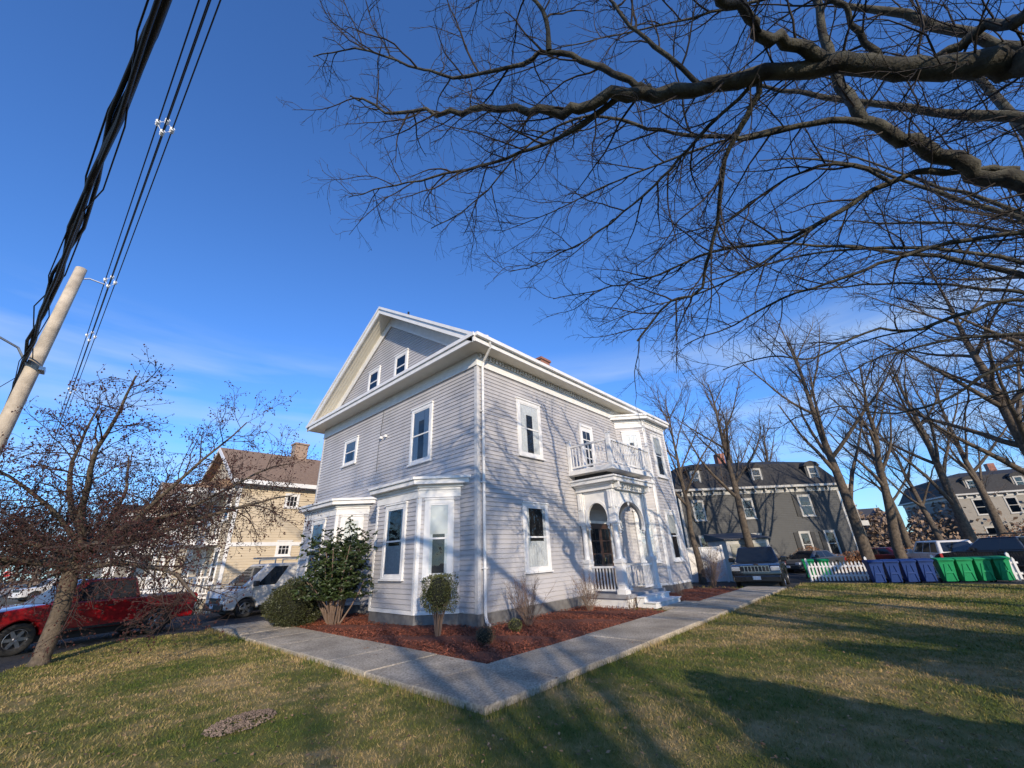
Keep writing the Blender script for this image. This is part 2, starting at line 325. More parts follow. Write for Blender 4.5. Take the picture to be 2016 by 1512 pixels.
def win(par,org,u,n,w,h,style='lace',cw=.12,split=True,trim=None,shutter=False,grid=0,crown=True,label=None):
    org=(org[0]+n[0]*.012,org[1]+n[1]*.012,org[2])
    F=frame(org,u,n); g=MB()
    T=trim or TRIM
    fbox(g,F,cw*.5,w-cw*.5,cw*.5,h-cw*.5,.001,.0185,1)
    i0,i1,j0,j1=cw+.01,w-cw-.01,cw+.01,h-cw-.01; W=i1-i0; HH=j1-j0
    def drape(a0,a1,b0,b1,m=2,f=.06):
        k=max(2,int((a1-a0)/f)); s=(a1-a0)/k
        for q in range(k):
            d0=.0205+(q%2)*.008; d1=.0205+((q+1)%2)*.008
            g.poly([F(a0+q*s,b0,d0),F(a0+(q+1)*s,b0,d1),F(a0+(q+1)*s,b1,d1),F(a0+q*s,b1,d0)],m)
    if style=='lace': drape(i0,i0+W*.34,j0,j1); drape(i1-W*.34,i1,j0,j1); drape(i0+W*.34,i1-W*.34,j1-HH*.22,j1)
    elif style=='sheer': drape(i0,i1,j0,j0+HH*.42); drape(i0,i0+W*.16,j0+HH*.42,j1); drape(i1-W*.16,i1,j0+HH*.42,j1)
    elif style=='full': drape(i0,i1,j0,j1,2,.09)
    elif style=='blind': g.poly([F(i0,j0+HH*.55,.022),F(i1,j0+HH*.55,.022),F(i1,j1,.022),F(i0,j1,.022)],3); drape(i0,i0+W*.2,j0,j0+HH*.55); drape(i1-W*.2,i1,j0,j0+HH*.55)
    elif style=='half': g.poly([F(i0,j0+HH*.7,.022),F(i1,j0+HH*.7,.022),F(i1,j1,.022),F(i0,j1,.022)],3); drape(i0,i0+W*.18,j0,j1); drape(i1-W*.18,i1,j0,j1)
    g.poly([F(i0,j0,.031),F(i1,j0,.031),F(i1,j1,.031),F(i0,j1,.031)],0)
    o=g.obj('window',par,[GLASS,DARK,CURT,BLIND])
    if label: o['label']=label
    f=MB()
    fbox(f,F,0,cw,0,h,.0,.055); fbox(f,F,w-cw,w,0,h,.0,.055); fbox(f,F,cw,w-cw,h-cw,h,.0,.055); fbox(f,F,cw,w-cw,0,cw*.6,.0,.05)
    fbox(f,F,-.02,.0,0,h,.0,.035); fbox(f,F,w,w+.02,0,h,.0,.035)
    if crown: fbox(f,F,-.03,w+.03,h+.001,h+.05,.0,.085)
    s=.045
    a0,a1,b0,b1=cw,w-cw,cw*.6,h-cw; mid=(b0+b1)/2
    if split:
        fbox(f,F,a0,a1,mid-.025,mid+.025,.02,.046)
        fbox(f,F,a0,a0+s,mid+.025,b1,.02,.044); fbox(f,F,a1-s,a1,mid+.025,b1,.02,.044); fbox(f,F,a0+s,a1-s,b1-s,b1,.02,.044)
        fbox(f,F,a0,a0+s,b0,mid-.025,.02,.038); fbox(f,F,a1-s,a1,b0,mid-.025,.02,.038); fbox(f,F,a0+s,a1-s,b0,b0+s*1.3,.02,.038)
    else:
        fbox(f,F,a0,a0+s,b0,b1,.02,.04); fbox(f,F,a1-s,a1,b0,b1,.02,.04); fbox(f,F,a0+s,a1-s,b1-s,b1,.02,.04); fbox(f,F,a0+s,a1-s,b0,b0+s,.02,.04)
    for k in range(grid):
        x=a0+(a1-a0)*(k+1)/(grid+1); fbox(f,F,x-.012,x+.012,b0+s,b1-s,.0315,.037)
    if grid and not split: fbox(f,F,a0+s,a1-s,mid-.012,mid+.012,.0315,.036)
    f.obj('frame',o,[T])
    si=MB(); fbox(si,F,-.04,w+.04,-.055,-.001,.0,.10); si.obj('sill',o,[T])
    if shutter:
        for a in (-.42,w+.06):
            sh=MB(); fbox(sh,F,a,a+.36,.02,h-.02,.02,.06)
            for q in range(int(h/.1)): fbox(sh,F,a+.05,a+.31,.08+q*.1,.13+q*.1,.06,.068)
            sh.obj('shutter',o,[BLACKP])
    return o
def railing(par,p0,p1,z0,h,sp=.13,bw=.018,e0=0,e1=0):
    mb=MB(); dx,dy=p1[0]-p0[0],p1[1]-p0[1]; L=math.hypot(dx,dy); u=(dx/L,dy/L); n=(u[1],-u[0]); F=frame((p0[0],p0[1],z0),u,n)
    fbox(mb,F,e0,L-e1,h-.07,h,-.045,.045); fbox(mb,F,e0,L-e1,.08,.14,-.03,.03)
    k=max(1,int(L/sp))
    for i in range(k):
        a=L*(i+.5)/k; fbox(mb,F,a-bw,a+bw,.139,h-.069,-bw,bw)
    return mb.obj('railing',par,[TRIM])
# ------------------------------------------------------------------ MAIN HOUSE
HX,HY=13.9,11.9
house=thing('house','large two storey pale grey clapboard house with white gable','house')
mb=MB()
RZ,RY=12.62,5.95
mb.box(.0,HX,.0,HY,.2,8.36)
mb.prism([(0,8.36),(HY,8.36),(RY,12.5)],lambda p:(0,p[0],p[1]),lambda p:(HX,p[0],p[1]))
clap(mb,frame((0,0,.4),(1,0),(0,-1)),HX,0,7.5)
clap(mb,frame((0,HY,.4),(0,-1),(-1,0)),HY,0,7.5)
clap(mb,frame((HX,0,.4),(0,1),(1,0)),HY,0,7.5)
def gab(z):
    zz=z+8.8; sl=(12.5-8.3)/RY
    y0=max(0,(zz-8.3)/sl); y1=HY-y0; return (HY-y1,HY-y0)
clap(mb,frame((0,HY,8.8),(0,-1),(-1,0)),HY,0,3.7,ufn=gab)
mb.obj('wall',house,[SID])
mb=MB(); mb.box(-.03,HX+.03,-.03,HY+.03,-.35,.38); mb.obj('foundation',house,[FOUND])
roof=MB(); sl=(RZ+.18-8.52)/(RY+.62)
X0,X1=-.68,HX+.6
for sgn in (0,1):
    ya=-.62 if sgn==0 else HY+.62
    A=(ya,8.52); B=(RY,8.52+sl*(RY+.62))
    roof.hexa([(X0,A[0],A[1]),(X1,A[0],A[1]),(X1,B[0],B[1]),(X0,B[0],B[1]),(X0,A[0],A[1]+.1),(X1,A[0],A[1]+.1),(X1,B[0],B[1]+.1),(X0,B[0],B[1]+.1)])
ro=roof.obj('roof',house,[ROOFD])
ch=MB(); ch.box(6.2,6.9,1.9,2.6,9.6,11.0); ch.box(6.14,6.96,1.84,2.66,11.0,11.12); ch.obj('chimney',ro,[REDB])
mb=MB(); mb.tube([(.6,5.6,12.5),(.6,5.6,13.05)],.05,10,cap=True); mb.obj('vent_pipe',ro,[PLASTIC],smooth=True)
fa=MB(); so=MB()
ridge=8.52+sl*(RY+.62)
def rake(x0,x1,dz0,dz1,yin,mbx):
    for sgn in (0,1):
        ya=(-.60+yin) if sgn==0 else (HY+.60-yin); za=8.52+sl*(yin+.02)
        mbx.hexa([(x0,ya,za+dz0),(x1,ya,za+dz0),(x1,RY,ridge+dz0),(x0,RY,ridge+dz0),(x0,ya,za+dz1),(x1,ya,za+dz1),(x1,RY,ridge+dz1),(x0,RY,ridge+dz1)])
rake(-.74,-.685,-.26,.085,0,fa)
rake(-.79,-.74,-.03,.10,0,fa)
rake(-.68,-.01,-.20,-.17,.35,so)
for k in range(5): rake(-.60+k*.13,-.59+k*.13,-.215,-.201,.4,so)
rake(-.075,-.0,-.62,-.205,.9,fa)
rake(-.11,-.076,-.70,-.60,1.0,fa)
fa.box(X0+.02,X1,-.66,-.625,8.33,8.60); fa.box(X0,X1,-.78,-.662,8.50,8.63)
fa.box(X0+.02,X1,HY+.625,HY+.66,8.33,8.60)
so.box(X0,X1,-.62,0,8.345,8.375); so.box(X0,X1,HY,HY+.62,8.345,8.375)
fa.box(-.74,-.685,-.66,HY+.66,8.30,8.60); fa.box(-.80,-.742,-.70,HY+.70,8.47,8.60)
so.box(-.68,-.002,-.0,HY,8.342,8.372)
fa.hexa([(-.76,-.6,8.60),(-.0,-.6,8.60),(-.0,HY+.6,8.60),(-.76,HY+.6,8.60),(-.76,-.6,8.62),(-.0,-.6,8.82),(-.0,HY+.6,8.82),(-.76,HY+.6,8.62)])
fa.box(.0,HX,-.05,-.0,7.88,8.34); fa.box(-.05,.0,-.05,HY+.02,7.88,8.34)
fa.box(-.0,HX,-.075,-.052,7.86,7.93); fa.box(-.075,-.052,-.075,HY,7.86,7.93)
for i in range(int(HX/.16)): fa.box(.05+i*.16,.13+i*.16,-.13,-.05,8.20,8.335)
fa.obj('cornice',house,[TRIM]); so.obj('soffit',house,[SOFF])
CG=mk('corner_grey',(.54,.53,.52),.5)
mb=MB(); mb.zprism([(-.035,-.035),(.09,-.035),(.09,-.001),(-.001,-.001),(-.001,.10),(-.035,.10)],.39,7.87); mb.obj('corner_board',house,[CG])
mb=MB(); mb.box(-.035,.0,HY-.1,HY+.02,.39,7.87); mb.obj('corner_board',house,[CG])
mb=MB(); mb.tube([(-.05,-.72,8.5),(.05,-.62,8.32),(.17,-.16,8.0),(.17,-.11,7.8),(.17,-.11,.35),(.16,-.16,.22),(.10,-.34,.13)],.045,8,cap=True)
for z in (1.5,3.9,6.2): mb.box(.10,.24,-.165,-.03,z,z+.03)
mb.obj('downspout',house,[TRIM],smooth=False)
U,Nn=(1,0),(0,-1)
win(house,(1.95,0,5.05),U,Nn,1.32,2.1,'lace'); win(house,(2.0,0,1.32),U,Nn,1.3,2.1,'sheer')
U2,N2=(0,-1),(-1,0)
win(house,(0,3.72,5.05),U2,N2,1.32,2.15,'lace'); win(house,(0,9.3,5.95),U2,N2,1.25,1.2,'blind')
win(house,(0,5.35,9.0),U2,N2,1.0,1.22,'dark'); win(house,(0,7.65,9.0),U2,N2,1.0,1.22,'dark')
def bay(pts,z0,z1,capz,name,cor=.3,mats=(SID,)):
    mb=MB(); mb.zprism(pts,z0,z1-.02)
    tr=MB()
    for i in range(len(pts)-1):
        a=Vector(pts[i]); b=Vector(pts[i+1]); d=b-a; L=d.length; u=d/L; n=Vector((u.y,-u.x)); F=frame((a.x,a.y,z0+.0),u,n)
        clap(mb,F,L,.12,z1-z0-.3)
        fbox(tr,F,0,L,z1-z0-.30,z1-z0,.0,.04); fbox(tr,F,0,L,z1-z0-.08,z1-z0,.042,.07)
        if i>0: fbox(tr,F,.0,.09,.1,z1-z0-.31,.0,.034)
        if i<len(pts)-2: fbox(tr,F,L-.09,L,.1,z1-z0-.31,.0,.034)
        fbox(tr,F,0,L,-.0,.10,.0,.03)
    def off(d):
        out=[]; n=len(pts)
        for i in range(n):
            b=Vector(pts[i]); ns=[]
            if i>0: e=(b-Vector(pts[i-1])).normalized(); ns.append(Vector((e.y,-e.x)))
            if i<n-1: e=(Vector(pts[i+1])-b).normalized(); ns.append(Vector((e.y,-e.x)))
            if len(ns)==2: s=ns[0]+ns[1]; s=s/s.length_squared*2
            else:
                e=(Vector(pts[-1])-Vector(pts[0])).normalized(); s=ns[0]
                t=e if i==n-1 else -e
                k=1/max(.3,abs(s.dot(t))); s=t*k
            out.append((b.x+s.x*d,b.y+s.y*d))
        return out
    o1=off(.12); o2=off(cor); o3=off(cor+.06)
    tr.zprism(o1,z1+.0,z1+.08); tr.zprism(o2,z1+.08,z1+.22); tr.zprism(o3,z1+.22,z1+.30)
    b=len(tr.v); n=len(pts); ins=off(-.35)
    tr.v.extend([(p[0],p[1],z1+.301) for p in o3]); tr.v.extend([(p[0],p[1],z1+.301+capz) for p in ins])
    for i in range(n-1): tr.f.append((b+i,b+i+1,b+n+i+1,b+n+i)); tr.m.append(0)
    tr.f.append(tuple(b+n+i for i in range(n))); tr.m.append(0)
    w=mb.obj(name,house,[mats[0]]); tr.obj('cornice',w,[TRIM])
    f=MB(); f.zprism(pts,-.35,z0-.005); f.obj('foundation',w,[FOUND])
    return w
B1=[(0,5.05),(-.9,4.15),(-.9,1.7),(0,.78)]
bay(B1,.38,3.88,.12,'bay_window')
B2=[(0,11.3),(-.9,10.4),(-.9,7.3),(0,6.4)]
bay(B2,.38,3.88,.12,'bay_window')
B3=[(9.3,0),(10.2,-1.1),(12.5,-1.1),(13.4,0)]
bay(B3,.38,7.72,.15,'bay_window',.32)
def facewin(B,i,w,z,h,style,c=.5):
    a=Vector(B[i]); b=Vector(B[i+1]); d=b-a; L=d.length; u=d/L; n=(u.y,-u.x); s=L*c-w/2
    win(house,(a.x+u.x*s,a.y+u.y*s,z),(u.x,u.y),n,w,h,style)
facewin(B1,1,1.22,1.3,2.2,'sheer'); facewin(B1,2,.86,1.3,2.2,'blind'); facewin(B1,0,.86,1.3,2.2,'dark')
facewin(B2,1,1.3,1.3,2.2,'full'); facewin(B2,2,.86,1.3,2.2,'blind'); facewin(B2,0,.86,1.3,2.2,'blind')
for z in (1.3,5.05): facewin(B3,0,.86,z,2.15,'lace'); facewin(B3,1,1.15,z,2.15,'blind'); facewin(B3,2,.86,z,2.15,'dark')
# porch
PX0,PX1,PY=5.25,8.0,-1.6
po=MB(); po.box(PX0-.1,PX1+.1,PY-.12,-.02,.33,.45,1); po.box(PX0-.02,PX1+.02,PY-.02,-.02,.02,.33)
porch=po.obj('porch',house,[TRIM,mk('porch_floor_grey',(.28,.28,.29),.6)])
for (a,b,z0,z1) in ((-.42,-.125,.02,.33),(-.80,-.43,.02,.17)):
    st=MB(); st.box(5.7,7.7,PY+a,PY+b,z0,z1); st.box(5.65,7.75,PY+a-.04,PY+b,z1,z1+.035); st.obj('step',porch,[TRIM],bevel=.008)
def column(x,y):
    c=MB(); h=.17
    c.box(x-h,x+h,y-h,y+h,.45,.60); c.box(x-.13,x+.13,y-.13,y+.13,.60,1.42); c.box(x-h,x+h,y-h,y+h,1.42,1.50)
    c.box(x-.15,x+.15,y-.15,y+.15,1.50,1.56)
    for s in (-1,1):
        c.box(x-.09,x+.09,y+s*.131,y+s*.145,.72,1.30) ; c.box(x+s*.131,x+s*.145,y-.09,y+.09,.72,1.30)
    c.lathe([(.12,1.56),(.105,1.64),(.10,1.7),(.092,2.5),(.10,2.6),(.13,2.68),(.13,2.74)],12,lambda a,b,z:(x+a,y+b,z))
    c.box(x-.15,x+.15,y-.15,y+.15,2.74,2.84); c.box(x-.12,x+.12,y-.12,y+.12,2.84,3.95)
    for s in (-1,1):
        c.box(x+s*.121,x+s*.17,y-.06,y+.06,3.3,3.9); c.box(x-.06,x+.06,y-.17 if s<0 else y+.121,y-.121 if s<0 else y+.17,3.3,3.9)
    return c.obj('column',porch,[TRIM],bevel=.006)
for x in (PX0+.13,PX1-.13): column(x,PY+.13); column(x,-.14)
def arch(p0,p1,spr,crown,top):
    dx,dy=p1[0]-p0[0],p1[1]-p0[1]; L=math.hypot(dx,dy); u=(dx/L,dy/L); n=(u[1],-u[0]); F=frame((p0[0],p0[1],0),u,n); a=MB()
    g=L/2; ra=g-.02; rb=crown-spr; K=20; pts=[]
    for i in range(K+1):
        t=math.pi*i/K; pts.append((g-ra*math.cos(t),spr+rb*math.sin(t)))
    for (x1,z1),(x2,z2) in zip(pts,pts[1:]):
        a.hexa([F(x1,z1,-.035),F(x2,z2,-.035),F(x2,z2,.035),F(x1,z1,.035),F(x1,top,-.035),F(x2,top,-.035),F(x2,top,.035),F(x1,top,.035)])
    ring=[]
    for i in range(-3,K+4):
        t=math.pi*i/K; ring.append((g-ra*math.cos(t),spr+rb*math.sin(t),g-(ra-.10)*math.cos(t),spr+(rb-.10)*math.sin(t)))
    for q,w in zip(ring,ring[1:]):
        a.hexa([F(q[0],q[1],-.06),F(q[2],q[3],-.06),F(w[2],w[3],-.06),F(w[0],w[1],-.06),F(q[0],q[1],.06),F(q[2],q[3],.06),F(w[2],w[3],.06),F(w[0],w[1],.06)])
    for s in (ring[0],ring[-1]):
        c=F((s[0]+s[2])/2,s[1]-.04,0); a.lathe([(0,-.06),(.05,-.03),(.06,0),(.05,.04),(.0,.06)],8,lambda x,y,z:(c[0]+x,c[1]+y,c[2]+z))
    if L>2:
        c=F(g,crown-.16,0); a.lathe([(0,-.1),(.04,-.06),(.05,0),(.03,.05),(.02,.1)],8,lambda x,y,z:(c[0]+x,c[1]+y,c[2]+z))
    a.obj('arch',porch,[TRIM])
cy=PY+.13
arch((PX0+.13,-.26),(PX0+.13,cy+.12),2.95,3.62,3.95)
arch((PX0+.25,cy),(PX1-.25,cy),2.85,3.66,3.95)
arch((PX1-.13,cy+.12),(PX1-.13,-.26),2.95,3.62,3.95)
railing(porch,(PX0+.13,-.31),(PX0+.13,cy+.13),.45,.88,.12); railing(porch,(PX1-.13,-.31),(PX1-.13,cy+.13),.45,.88,.12)
railing(porch,(PX1-1.0,cy),(PX1-.26,cy),.45,.88,.12); railing(porch,(PX0+.26,cy),(PX0+.75,cy),.45,.88,.12)
bal=MB()
bal.box(PX0-.05,PX1+.05,PY-.05,-.02,3.96,4.14); bal.box(PX0-.14,PX1+.14,PY-.14,-.02,4.14,4.20); bal.box(PX0-.30,PX1+.30,PY-.30,-.02,4.20,4.34); bal.box(PX0-.36,PX1+.36,PY-.36,-.02,4.34,4.40)
for x in (PX0+.13,PX1-.13): bal.box(x-.05,x+.05,PY-.27,PY-.055,3.98,4.195)
for i in range(14): bal.box(PX0+.12+i*.2,PX0+.2+i*.2,PY-.12,PY-.052,4.03,4.135)
bal.box(PX0,PX1,PY+.1,-.03,4.402,4.60,1)  # dark filler paints the shade in the gap between porch roof and deck
bal.box(PX0-.38,PX1+.38,PY-.38,-.02,4.60,4.78)
balc=bal.obj('balcony',house,[TRIM,DARK],bevel=.006)
e=.30
railing(balc,(PX0-e,-.18),(PX0-e,PY-e+.07),4.78,.98,.14); railing(balc,(PX0-e+.07,PY-e),(PX1+e-.07,PY-e),4.78,.98,.14); railing(balc,(PX1+e,PY-e+.07),(PX1+e,-.18),4.78,.98,.14)
for (x,y) in ((PX0-e,PY-e),(PX1+e,PY-e),(PX0-e,-.1),(PX1+e,-.1)):
    q=MB(); q.box(x-.07,x+.07,y-.07,y+.07,4.781,5.95); q.box(x-.09,x+.09,y-.09,y+.07,5.95,5.99); q.obj('post',balc,[TRIM],bevel=.006)
def door(x0,w,z,h,mat,panes,par=house):
    F=frame((x0,-.029,z),U,Nn); d=MB(); fbox(d,F,.1,w-.1,0,h-.1,.0,.035)
    n=panes; ww=(w-.2)/n
    for i in range(n):
        a=.1+i*ww
        for r in range(4):
            zz=.35+r*(h-.6)/4
            for c in (0,1):
                a0=a+.1+c*(ww-.2)/2+.01; fbox(d,F,a0,a0+(ww-.2)/2-.03,zz,zz+(h-.6)/4-.05,.0355,.04,1)
    o=d.obj('door',par,[mat,CARGL])
    f=MB(); fbox(f,F,0,.1,0,h,.0,.07); fbox(f,F,w-.1,w,0,h,.0,.07); fbox(f,F,.1,w-.1,h-.1,h,.0,.07); f.obj('frame',o,[TRIM])
    hd=MB(); c=F(w/2+.06,1.0,.08); hd.tube([c,(c[0],c[1],c[2]+.12)],.015,8,cap=True); hd.obj('handle',o,[GOLD])
door(5.75,1.75,.46,2.5,WDARK,2); door(5.95,1.0,4.80,2.2,TRIM,1)
ln=MB(); ln.box(6.5,6.7,-.9,-.7,3.45,3.75); ln.tube([(6.6,-.8,3.75),(6.6,-.8,3.95)],.01,6); ln.obj('porch_lantern',porch,[mk('lantern',(.5,.48,.4),.4)],bevel=.02)
def text(s,size,mat,par,M,name='lettering',ext=.004):
    c=bpy.data.curves.new(name,'FONT'); c.body=s; c.size=size; c.extrude=ext; c.align_x='CENTER'; c.align_y='CENTER'
    o=bpy.data.objects.new(name,c); COL.objects.link(o)
    dg=bpy.context.evaluated_depsgraph_get(); me=bpy.data.meshes.new_from_object(o.evaluated_get(dg)); bpy.data.objects.remove(o)
    me.materials.clear(); me.materials.append(mat); q=bpy.data.objects.new(name,me); COL.objects.link(q); q.parent=par; q.matrix_local=M; return q
text('41',.16,GOLD,house,Matrix.Translation((5.5,-.07,2.45))@Matrix.Rotation(math.radians(90),4,'X'),'house_number')
mb=MB(); mb.tube([(-.06,5.9,7.8),(-.06,6.0,6.9),(-.07,6.05,6.3),(-.05,6.1,5.2)],.010,6); mb.obj('cable',house,[PLASTIC])
for y in (5.5,5.85): mb=MB(); mb.box(-.14,-.03,y,y+.11,6.55,6.65); mb.obj('floodlight',house,[TRIM],bevel=.01)
# ------------------------------------------------------------------ neighbours
def simplehouse(name,label,loc,rz,W,D,ez,rz_,wallm,roofm):
    o=thing(name,label,'house',loc,rz)
    m=MB(); m.box(0,W,0,D,0,ez)
    m.prism([(0,ez),(D,ez),(D/2,rz_-.1)],lambda p:(0,p[0],p[1]),lambda p:(W,p[0],p[1]))
    clap(m,frame((0,0,.3),(1,0),(0,-1)),W,0,ez-.3,.14); clap(m,frame((0,D,.3),(0,-1),(-1,0)),D,0,ez-.3,.14)
    m.obj('wall',o,[wallm])
    r=MB(); e=.5; k=(rz_-ez)/(D/2)
    for s in (0,1):
        ya=-e if s==0 else D+e
        r.hexa([(-e,ya,ez-k*e),(W+e,ya,ez-k*e),(W+e,D/2,rz_),(-e,D/2,rz_),(-e,ya,ez-k*e+.12),(W+e,ya,ez-k*e+.12),(W+e,D/2,rz_+.12),(-e,D/2,rz_+.12)])
    ro=r.obj('roof',o,[roofm])
    t=MB(); t.box(-e,W+e,-e-.06,-e-.002,ez-k*e-.14,ez-k*e+.1); t.box(0,W,-.05,-.0,ez-.45,ez-.1); t.box(-.05,.12,-.055,.0,.3,ez-.46)
    t.box(-.04,W,-.065,-.0,3.05,3.25)
    for s in (0,1):
        ya=-e if s==0 else D+e
        t.hexa([(-e-.06,ya,ez-k*e-.15),(-e-.002,ya,ez-k*e-.15),(-e-.002,D/2,rz_-.15),(-e-.06,D/2,rz_-.15),(-e-.06,ya,ez-k*e+.1),(-e-.002,ya,ez-k*e+.1),(-e-.002,D/2,rz_+.1),(-e-.06,D/2,rz_+.1)])
    t.obj('trim',o,[TRIM if wallm is BEIGE else TRIMG])
    return o,ro
nb,nro=simplehouse('house','beige clapboard two storey house with brown roof and stacked porches',(-1.9,18,GZ),0,13,9.5,6.75,9.3,BEIGE,ROOFB)
for (x,z,w,h) in ((2.5,5.2,.8,.8),(2.5,2.5,.8,.8),(5.2,4.6,1.1,1.7),(7.5,1.3,1.1,1.8),(7.5,4.6,1.1,1.7)): win(nb,(x,0,z),U,Nn,w,h,'dark',split=h>1,grid=2 if h<1 else 0,cw=.09)
for (y,z) in ((8.3,1.2),(5.0,1.2),(2.0,1.2),(8.3,4.5),(5.0,4.5),(2.0,4.5)): win(nb,(0,y,z),U2,N2,1.1,1.8,'blind')
m=MB(); m.box(4.0,4.9,4.3,5.1,8.3,10.3); m.box(3.93,4.97,4.23,5.17,10.3,10.42); m.obj('chimney',nro,[TANB])
def stackporch(o,x0,x1,y0,y1):
    p=MB(); p.box(x0,x1,y0,y1,.5,.65); p.box(x0,x1,y0,y1,3.2,3.5); p.box(x0-.2,x1,y0-.2,y1+.2,6.0,6.25)
    p.hexa([(x0-.25,y0-.25,6.25),(x1,y0-.25,6.25),(x1,y1+.25,6.25),(x0-.25,y1+.25,6.25),(x0-.25,y0-.25,6.3),(x1,y0+.2,7.0),(x1,y1-.2,7.0),(x0-.25,y1+.25,6.3)],1)
    q=p.obj('porch',o,[TRIM,ROOFB])
    for y in (y0+.12,(y0+y1)/2,y1-.12):
        for z0,z1 in ((.65,3.2),(3.5,6.0)):
            c=MB(); c.box(x0+.02,x0+.22,y-.1,y+.1,z0,z1); c.obj('column',q,[TRIM])
    for z in (.65,3.5): railing(q,(x0+.12,y0+.1),(x0+.12,y1-.1),z,.95,.16); railing(q,(x0+.2,y0+.1),(x1,y0+.1),z,.95,.16)
    for i in range(3): s=MB(); s.box(x0-.3*(i+1),x0-.3*i,y1-1.8,y1-.5,0,.45-.15*i); s.obj('step',q,[CONC])
stackporch(nb,-2.0,-.02,1.6,7.6)
nb2,_=simplehouse('house','tan clapboard house with white porches further along the street',(-2.6,34,GZ),0,12,9,6.6,9.2,BEIGE2,ROOFB)
stackporch(nb2,-2.3,-.02,.8,7.6)
for (x,z) in ((2,1.2),(5,1.2),(2,4.4),(5,4.4)): win(nb2,(x,0,z),U,Nn,1.1,1.7,'dark')
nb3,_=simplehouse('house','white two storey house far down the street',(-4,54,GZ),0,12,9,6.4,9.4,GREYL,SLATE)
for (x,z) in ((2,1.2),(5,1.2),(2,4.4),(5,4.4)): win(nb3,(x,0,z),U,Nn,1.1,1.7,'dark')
def mansard(label,loc,rz,W,D,ez,wallm,wins,dorm,shut):
    o=thing('house',label,'house',loc,rz); m=MB(); m.box(0,W,0,D,0,ez)
    clap(m,frame((0,0,.5),(1,0),(0,-1)),W,0,ez-.7,.14); clap(m,frame((0,D,.5),(0,-1),(-1,0)),D,0,ez-.7,.14); clap(m,frame((W,0,.5),(0,1),(1,0)),D,0,ez-.7,.14); m.obj('wall',o,[wallm])
    r=MB(); e=.35; i1=.7; h=2.2
    a=[(-e,-e),(W+e,-e),(W+e,D+e),(-e,D+e)]; b=[(i1,i1),(W-i1,i1),(W-i1,D-i1),(i1,D-i1)]; c=[(3.2,3.2),(W-3.2,3.2),(W-3.2,D-3.2),(3.2,D-3.2)]
    for A,B,za,zb in ((a,b,ez+.15,ez+h),(b,c,ez+h,ez+h+.7)):
        for i in range(4):
            j=(i+1)%4; r.poly([(*A[i],za),(*A[j],za),(*B[j],zb),(*B[i],zb)])
    r.poly([(*p,ez+h+.7) for p in c]); ro=r.obj('roof',o,[SLATE])
    t=MB(); t.box(-e-.1,W+e+.1,-e-.1,D+e+.1,ez-.02,ez+.16); t.box(-.06,W+.06,-.06,D+.06,ez-.4,ez-.021)
    for i in range(int(W/.9)): t.box(.2+i*.9,.32+i*.9,-.3,-.062,ez-.3,ez-.025)
    t.box(-.05,.12,-.05,.0,.5,ez-.41); t.box(W-.12,W+.05,-.05,.0,.5,ez-.41)
    t.obj('cornice',o,[TRIMG])
    c=MB(); c.box(W*.45,W*.45+.7,D*.4,D*.4+.7,ez+1.5,ez+4.0); c.obj('chimney',ro,[REDB])
    for x in dorm:
        d=MB(); d.box(x-.6,x+.6,-.0,1.6,ez+.35,ez+1.75); d.prism([(x-.75,ez+1.75),(x+.75,ez+1.75),(x+.5,ez+2.05),(x,ez+2.2),(x-.5,ez+2.05)],lambda p:(p[0],-.15,p[1]),lambda p:(p[0],1.7,p[1]),1)
        d.obj('dormer',ro,[wallm,SLATE]); win(o,(x-.42,-.002,ez+.5),U,Nn,.84,1.2,'dark',cw=.08,trim=TRIMG)
    for (x,z,w,hh) in wins: win(o,(x,0,z),U,Nn,w,hh,'dark',shutter=shut,cw=.09,trim=TRIMG)
    return o
dh=mansard('dark grey mansard roofed house with black shutters and white cornice',(27.0,4.2,GZ),math.atan2(-10.05,9.4),13.8,9.5,6.4,GREYD,
 [(1.0,4.0,1.0,1.6),(5.2,4.0,1.0,1.6),(10.1,4.0,1.1,1.7),(1.0,.9,1.0,1.9),(5.2,.9,1.0,1.9),(9.3,.9,.9,1.9),(11.4,.9,.9,1.9)],[1.8,7.2,12.2],True)
m=MB(); m.box(13.86,15.6,.8,4.5,0,.5); m.box(13.86,15.9,.5,4.8,3.1,3.5); m.box(13.86,15.8,.6,4.7,6.2,6.55)
for (x,y) in ((15.5,1.0),(15.5,4.3)): m.box(x-.12,x+.12,y-.12,y+.12,.5,6.2)
m.obj('porch',dh,[TRIMG])
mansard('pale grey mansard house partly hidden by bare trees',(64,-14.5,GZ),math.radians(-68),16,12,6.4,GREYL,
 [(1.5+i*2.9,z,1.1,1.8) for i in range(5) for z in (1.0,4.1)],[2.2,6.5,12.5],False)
mansard('brown clapboard house behind bare trees',(44,-28,GZ),math.radians(-80),12,9,5.8,mk('brown_clapboard',(.11,.08,.055),.7,ns=2),
 [(1.5+i*2.6,z,1.1,1.7) for i in range(4) for z in (1.0,3.8)],[3,8],False)
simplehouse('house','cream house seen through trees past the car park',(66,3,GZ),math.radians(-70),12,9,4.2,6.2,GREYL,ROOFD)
sh=thing('garage','small white framed garage with grey roller shutter','garage',(19.6,-.9,GZ),math.radians(-57))
m=MB(); m.box(0,2.4,0,4,0,2.3); m.obj('wall',sh,[TRIMG])
m=MB(); m.box(.2,2.2,-.03,-.001,.05,2.05)
for i in range(16): m.box(.22,2.18,-.05,-.031,.08+i*.12,.17+i*.12)
